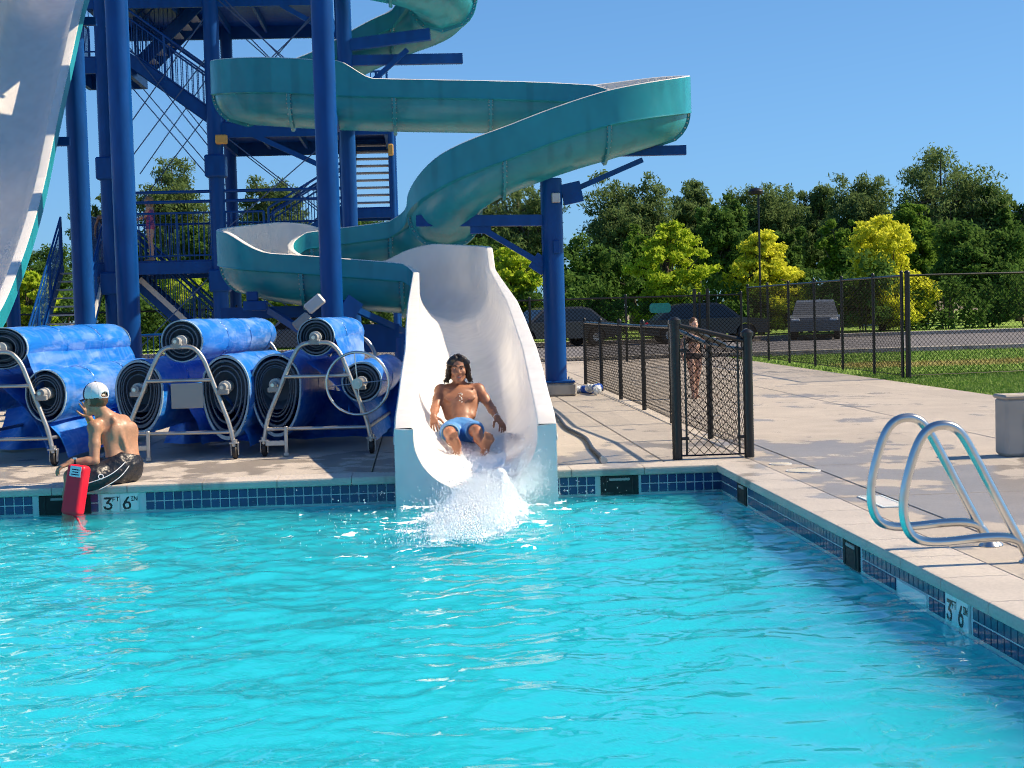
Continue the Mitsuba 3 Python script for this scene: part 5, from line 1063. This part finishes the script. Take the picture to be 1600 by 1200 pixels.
# --- simple standing figures further back
def standing(label, x, y, z, h, yaw, skin, hairm, suit, kind, step=.0, arms=((.16, .05), (.16, .05)), seed=0, hairlen=.12):
    t = thing('person', label, 'person'); k = h / 1.68; fr = frame_of((math.sin(yaw), math.cos(yaw), 0), (0, 0, 1)); R, Fd, U = fr; at = lambda a, b, c: V(x, y, z) + k * (R * a + Fd * b + U * c); FR = np.stack(fr)
    F = Field(V(x, y, z) - V(.55, .55, .03) * k, V(x, y, z) + V(.55, .55, 1.75) * k, .010 * k)
    hips, ch = at(0, 0, .90), at(0, .0, 1.24); J = {}
    def trunk(F, g=0.):
        F.ell(at(0, -.01, .91), V(.160 + g, .115 + g, .12 + g) * k, FR, .04 * k); F.ell(at(0, 0, 1.08), V(.125 + g, .088 + g, .13 + g) * k, FR, .05 * k); F.ell(at(0, .0, 1.26), V(.145 + g, .100 + g, .14 + g) * k, FR, .05 * k)
        for s in (-1, 1): F.ell(at(s * .065, .085, 1.23), V(.062 + g, .055 + g, .06 + g) * k, FR, .02 * k)
    trunk(F)
    for s in (-1, 1):
        st = step * s; hp, kn, an = at(s * .085, 0, .86), at(s * .085, .06 * abs(step) * 4 + st * .5, .48), at(s * .085, st, .08)
        F.chain([hp, (hp + kn) / 2, kn], V(.092, .080, .055) * k, .03 * k); F.chain([kn, kn + (an - kn) * .35 - Fd * .02 * k, an], V(.054, .056, .036) * k, .02 * k); F.cone(an + U * -.045 * k - Fd * .04 * k, an + Fd * .15 * k - U * .055 * k, .034 * k, .022 * k, .02 * k)
        a0, a1 = arms[0 if s < 0 else 1]; sh = at(s * .175, 0, 1.36); el = at(s * (.175 + a0 * .6), a1 * .5 - .02, 1.08 + a1 * .35); wr = at(s * (.175 + a0 * .7), a1 * 1.6, .86 + a1 * 1.0); J[s] = wr
        F.ell(sh, V(.055, .055, .055) * k, FR, .03 * k); F.chain([sh, el, wr], V(.046, .037, .025) * k, .02 * k); dd = (wr - el) / np.linalg.norm(wr - el); hand(F, wr, dd, -R * s, Fd + R * .01, .3, k)
    F.cone(at(0, -.01, 1.36), at(0, .02, 1.50), .055 * k, .048 * k, .04 * k); F.cone(at(-.14, 0, 1.375), at(.14, 0, 1.375), .045 * k, None, .05 * k)
    ha, HF = head(F, at(0, .02, 1.555), Fd, U, k, 0)
    add('body', F.mesh(), skin, t, smooth=True)
    Hf = Field(at(0, 0, 1.5) - .32 * k, at(0, 0, 1.5) + .32 * k, .010 * k); Hf.ell(ha(0, -.02, .045), V(.086, .106, .096) * k, FR, 0); Hf.cone(ha(0, -.06, 0), ha(0, -.08, -hairlen), .07 * k, .05 * k, .03 * k); Hf.ell(ha(0, .11, -.025), V(.070, .085, .10) * k, FR, .01, 'sub'); add('hair', Hf.mesh(), hairm, t, smooth=True)
    def cloth(nm, lo, hi, g=.010):
        G = Field(V(x, y, z) - V(.4, .4, 0) * k, V(x, y, z) + V(.4, .4, 1.6) * k, .011 * k); trunk(G, g)
        for s in (-1, 1): G.cone(at(s * .085, 0, .88), at(s * .085, 0, .70), (.092 + g) * k, (.085 + g) * k, .02 * k)
        G.plane(at(0, 0, hi), U); G.plane(at(0, 0, lo), -U); add(nm, G.mesh(), suit, t, smooth=True)
    if kind == 'one_piece': cloth('swimsuit', .82, 1.33)
    elif kind == 'bikini': cloth('top', 1.17, 1.29); cloth('bottom', .82, .95)
    else: cloth('top', 1.16, 1.30); cloth('shorts', .74, 1.02, .016)
standing('girl in a dark bikini walking on the deck behind the low fence', 1.50, 9.2, 0, 1.16, 2.9, 'm_skin_fair', 'm_hair_brown', 'm_bikini', 'bikini', .12)
standing('woman in a pink patterned swimsuit on the tower landing with arms folded', -8.43, 22.3, 2.69, 1.46, -1.5, 'm_skin_fair', 'm_hair_blond', 'm_pink', 'one_piece', .05, ((-.10, .22), (-.10, .22)))
standing('woman in black swimwear standing behind the tower columns', -9.55, 22.9, 2.69, 1.30, 3.0, 'm_skin', 'm_hair', 'm_black_cloth', 'two', .03)

# ================================================================== SPLASH
rg = np.random.default_rng(21)
def crest(v):      # height of the spray above the water along its way from the mouth (v = 0) to its end (v = 1)
    return np.interp(v, [0, .12, .3, .5, .75, 1], [.03, .13, .14, .10, .06, .0])
def mid(v): return -1.90 - .26 * v - .16 * v ** 2
def foam_sheet():
    u, v = np.meshgrid(np.linspace(-1, 1, 150), np.linspace(0, 1, 170), indexing='ij')
    y = .05 - v * 2.1; wdt = np.interp(v, [0, .2, .5, .8, 1], [.24, .30, .32, .30, .16]); X = mid(v * .8) + u * wdt; Pn = np.stack([X * 5, y * 4, X * 0], -1)
    ed = np.clip((1 - np.abs(u)) * 1.6, 0, 1) ** .8 * np.clip((1 - v) * 2, 0, 1)
    lump = (meshkit.fbm(Pn * .8, 4, 3) - .5) * .30 + (meshkit.fbm(Pn * 3.5, 4, 5) - .5) * .16 + (meshkit.noise(Pn * 16, 6) - .5) * .025
    base = np.where(y > -.3, -.17, WZ)
    z = base - .05 + ed * (.07 + crest(v) * .75 + lump * np.interp(v, [0, .3, 1], [.9, 1.25, .7]))
    return np.stack([X + (meshkit.noise(Pn * 3, 8) - .5) * .12, y + (meshkit.noise(Pn * 3, 9) - .5) * .16, z], -1).reshape(-1, 3), grid_faces(150, 170)
spl = thing('splash', 'white foaming splash where the slide meets the pool', 'splash')
add('foam', foam_sheet(), 'm_foam', spl, smooth=True, kind='stuff')
iv = np.array([[1, 0, 0], [-1, 0, 0], [0, 1, 0], [0, -1, 0], [0, 0, 1], [0, 0, -1.0]]); if_ = np.array([[0, 2, 4], [2, 1, 4], [1, 3, 4], [3, 0, 4], [2, 0, 5], [1, 2, 5], [3, 1, 5], [0, 3, 5]])
def drops(c, r, v_dir=(0, -.6, .4)):
    n = len(c); st = rg.uniform(.7, 1.3, (n, 1, 3)) + np.abs(V(*v_dir)) * rg.uniform(0, 2.0, (n, 1, 1)); v = (c[:, None] + iv[None] * r[:, None, None] * st).reshape(-1, 3); return v, (if_[None] + np.arange(n)[:, None, None] * 6).reshape(-1, 3)
def spray(n, v, sx, sz, r, dx=0.):
    y = .05 - v * 2.75 + rg.normal(0, .05, n); x = mid(v) + dx + rg.normal(0, 1, n) * sx; z = np.where(y > -.3, -.15, WZ) + crest(v) * rg.uniform(.2, 1.15, n) + np.abs(rg.normal(0, 1, n)) * sz
    return drops(np.c_[x, y, z], rg.lognormal(math.log(r), .40, n).clip(.0012, .009))
n = 15000; v_ = rg.beta(1.5, 1.9, n); add('drops', spray(n, v_, np.interp(v_, [0, .25, .6, 1], [.10, .13, .15, .20]), np.interp(v_, [0, .2, .6, 1], [.02, .06, .030, .014]), .0036), 'm_drop', spl, smooth=True, kind='stuff')
n = 3200; v_ = rg.beta(1.3, 3.5, n) * .45 + .06; add('drops', spray(n, v_, .085, .13, .0027, .33), 'm_drop', spl, smooth=True, kind='stuff')
n = 600; v_ = rg.uniform(.15, 1.0, n); add('drops', spray(n, v_, .62, .012, .0030), 'm_drop', spl, smooth=True, kind='stuff')
# flecks of froth drifting on the surface round the splash
q_ = np.arange(-1.75, 1.3, .020); X, Y = np.meshgrid(-2.1 + q_, -1.25 + np.arange(-2.6, 1.2, .020), indexing='ij'); Pn = np.stack([X * 5, Y * 8, X * 0], -1)
dn = np.hypot((X + 2.12 - .12 * (Y + .6)) / .66, (Y + 1.25) / 1.3); th_ = .50 + .15 * np.clip(dn - .42, 0, 2); ff = .62 * meshkit.fbm(Pn, 4, 3) + .38 * meshkit.fbm(Pn * 4.5, 3, 8)
from scipy.interpolate import RegularGridInterpolator
wv, _f = build_water(.05, (1.0, 0.0), 3); wx_, wy_ = np.unique(wv[:, 0]), np.unique(wv[:, 1]); lift_ = RegularGridInterpolator((wx_, wy_), wv[:, 2].reshape(len(wx_), len(wy_)))(np.stack([np.clip(X, -14, .04), np.clip(Y, -11, .04)], -1))
gv = np.stack([X, Y, lift_ + .004 + .10 * np.clip(ff - th_, 0, .12)], -1).reshape(-1, 3); gf = grid_faces(*X.shape); keep = ((ff > th_) & (Y < .0)).reshape(-1)[gf].all(1); add('froth', (gv, gf[keep]), 'm_foam', spl, smooth=True, kind='stuff')
# churned water running with the rider in the flume
u, v = np.meshgrid(np.linspace(-1, 1, 100), np.linspace(0, 1, 170), indexing='ij'); y_ = -.27 + v * 1.75; wd = .35 - .08 * v; X = -2.03 + u * wd; Pn = np.stack([X * 6, y_ * 4, X * 0], -1)
fl = np.interp(y_, yr, fz) + BOWL * (1 - np.sqrt(1 - np.clip(np.abs(u) * wd / .505, 0, 1) ** 2)); ed = np.clip((1 - np.abs(u)) * 2.2, 0, 1) * np.clip((1 - v) * 2.5, 0, 1)
zz_ = fl - .02 + ed * (.030 + (meshkit.fbm(Pn, 4, 3) - .45) * np.where(y_ > .45, .05, .085) + (meshkit.fbm(Pn * 5, 2, 7) - .5) * .022)
add('flume_wash', (np.stack([X, y_, zz_], -1).reshape(-1, 3), grid_faces(100, 170)), 'm_foam', spl, smooth=True, kind='stuff')
n = 1500; y_ = rg.uniform(.1, 1.2, n); x_ = -2.05 + rg.normal(0, .16, n); z_ = np.interp(y_, yr, fz) + .02 + np.abs(rg.normal(0, .028, n)) + (x_ + 2.03) ** 2 * .9
add('drops', drops(np.c_[x_, y_, z_], rg.lognormal(math.log(.0028), .4, n).clip(.0015, .007)), 'm_drop', spl, smooth=True, kind='stuff')
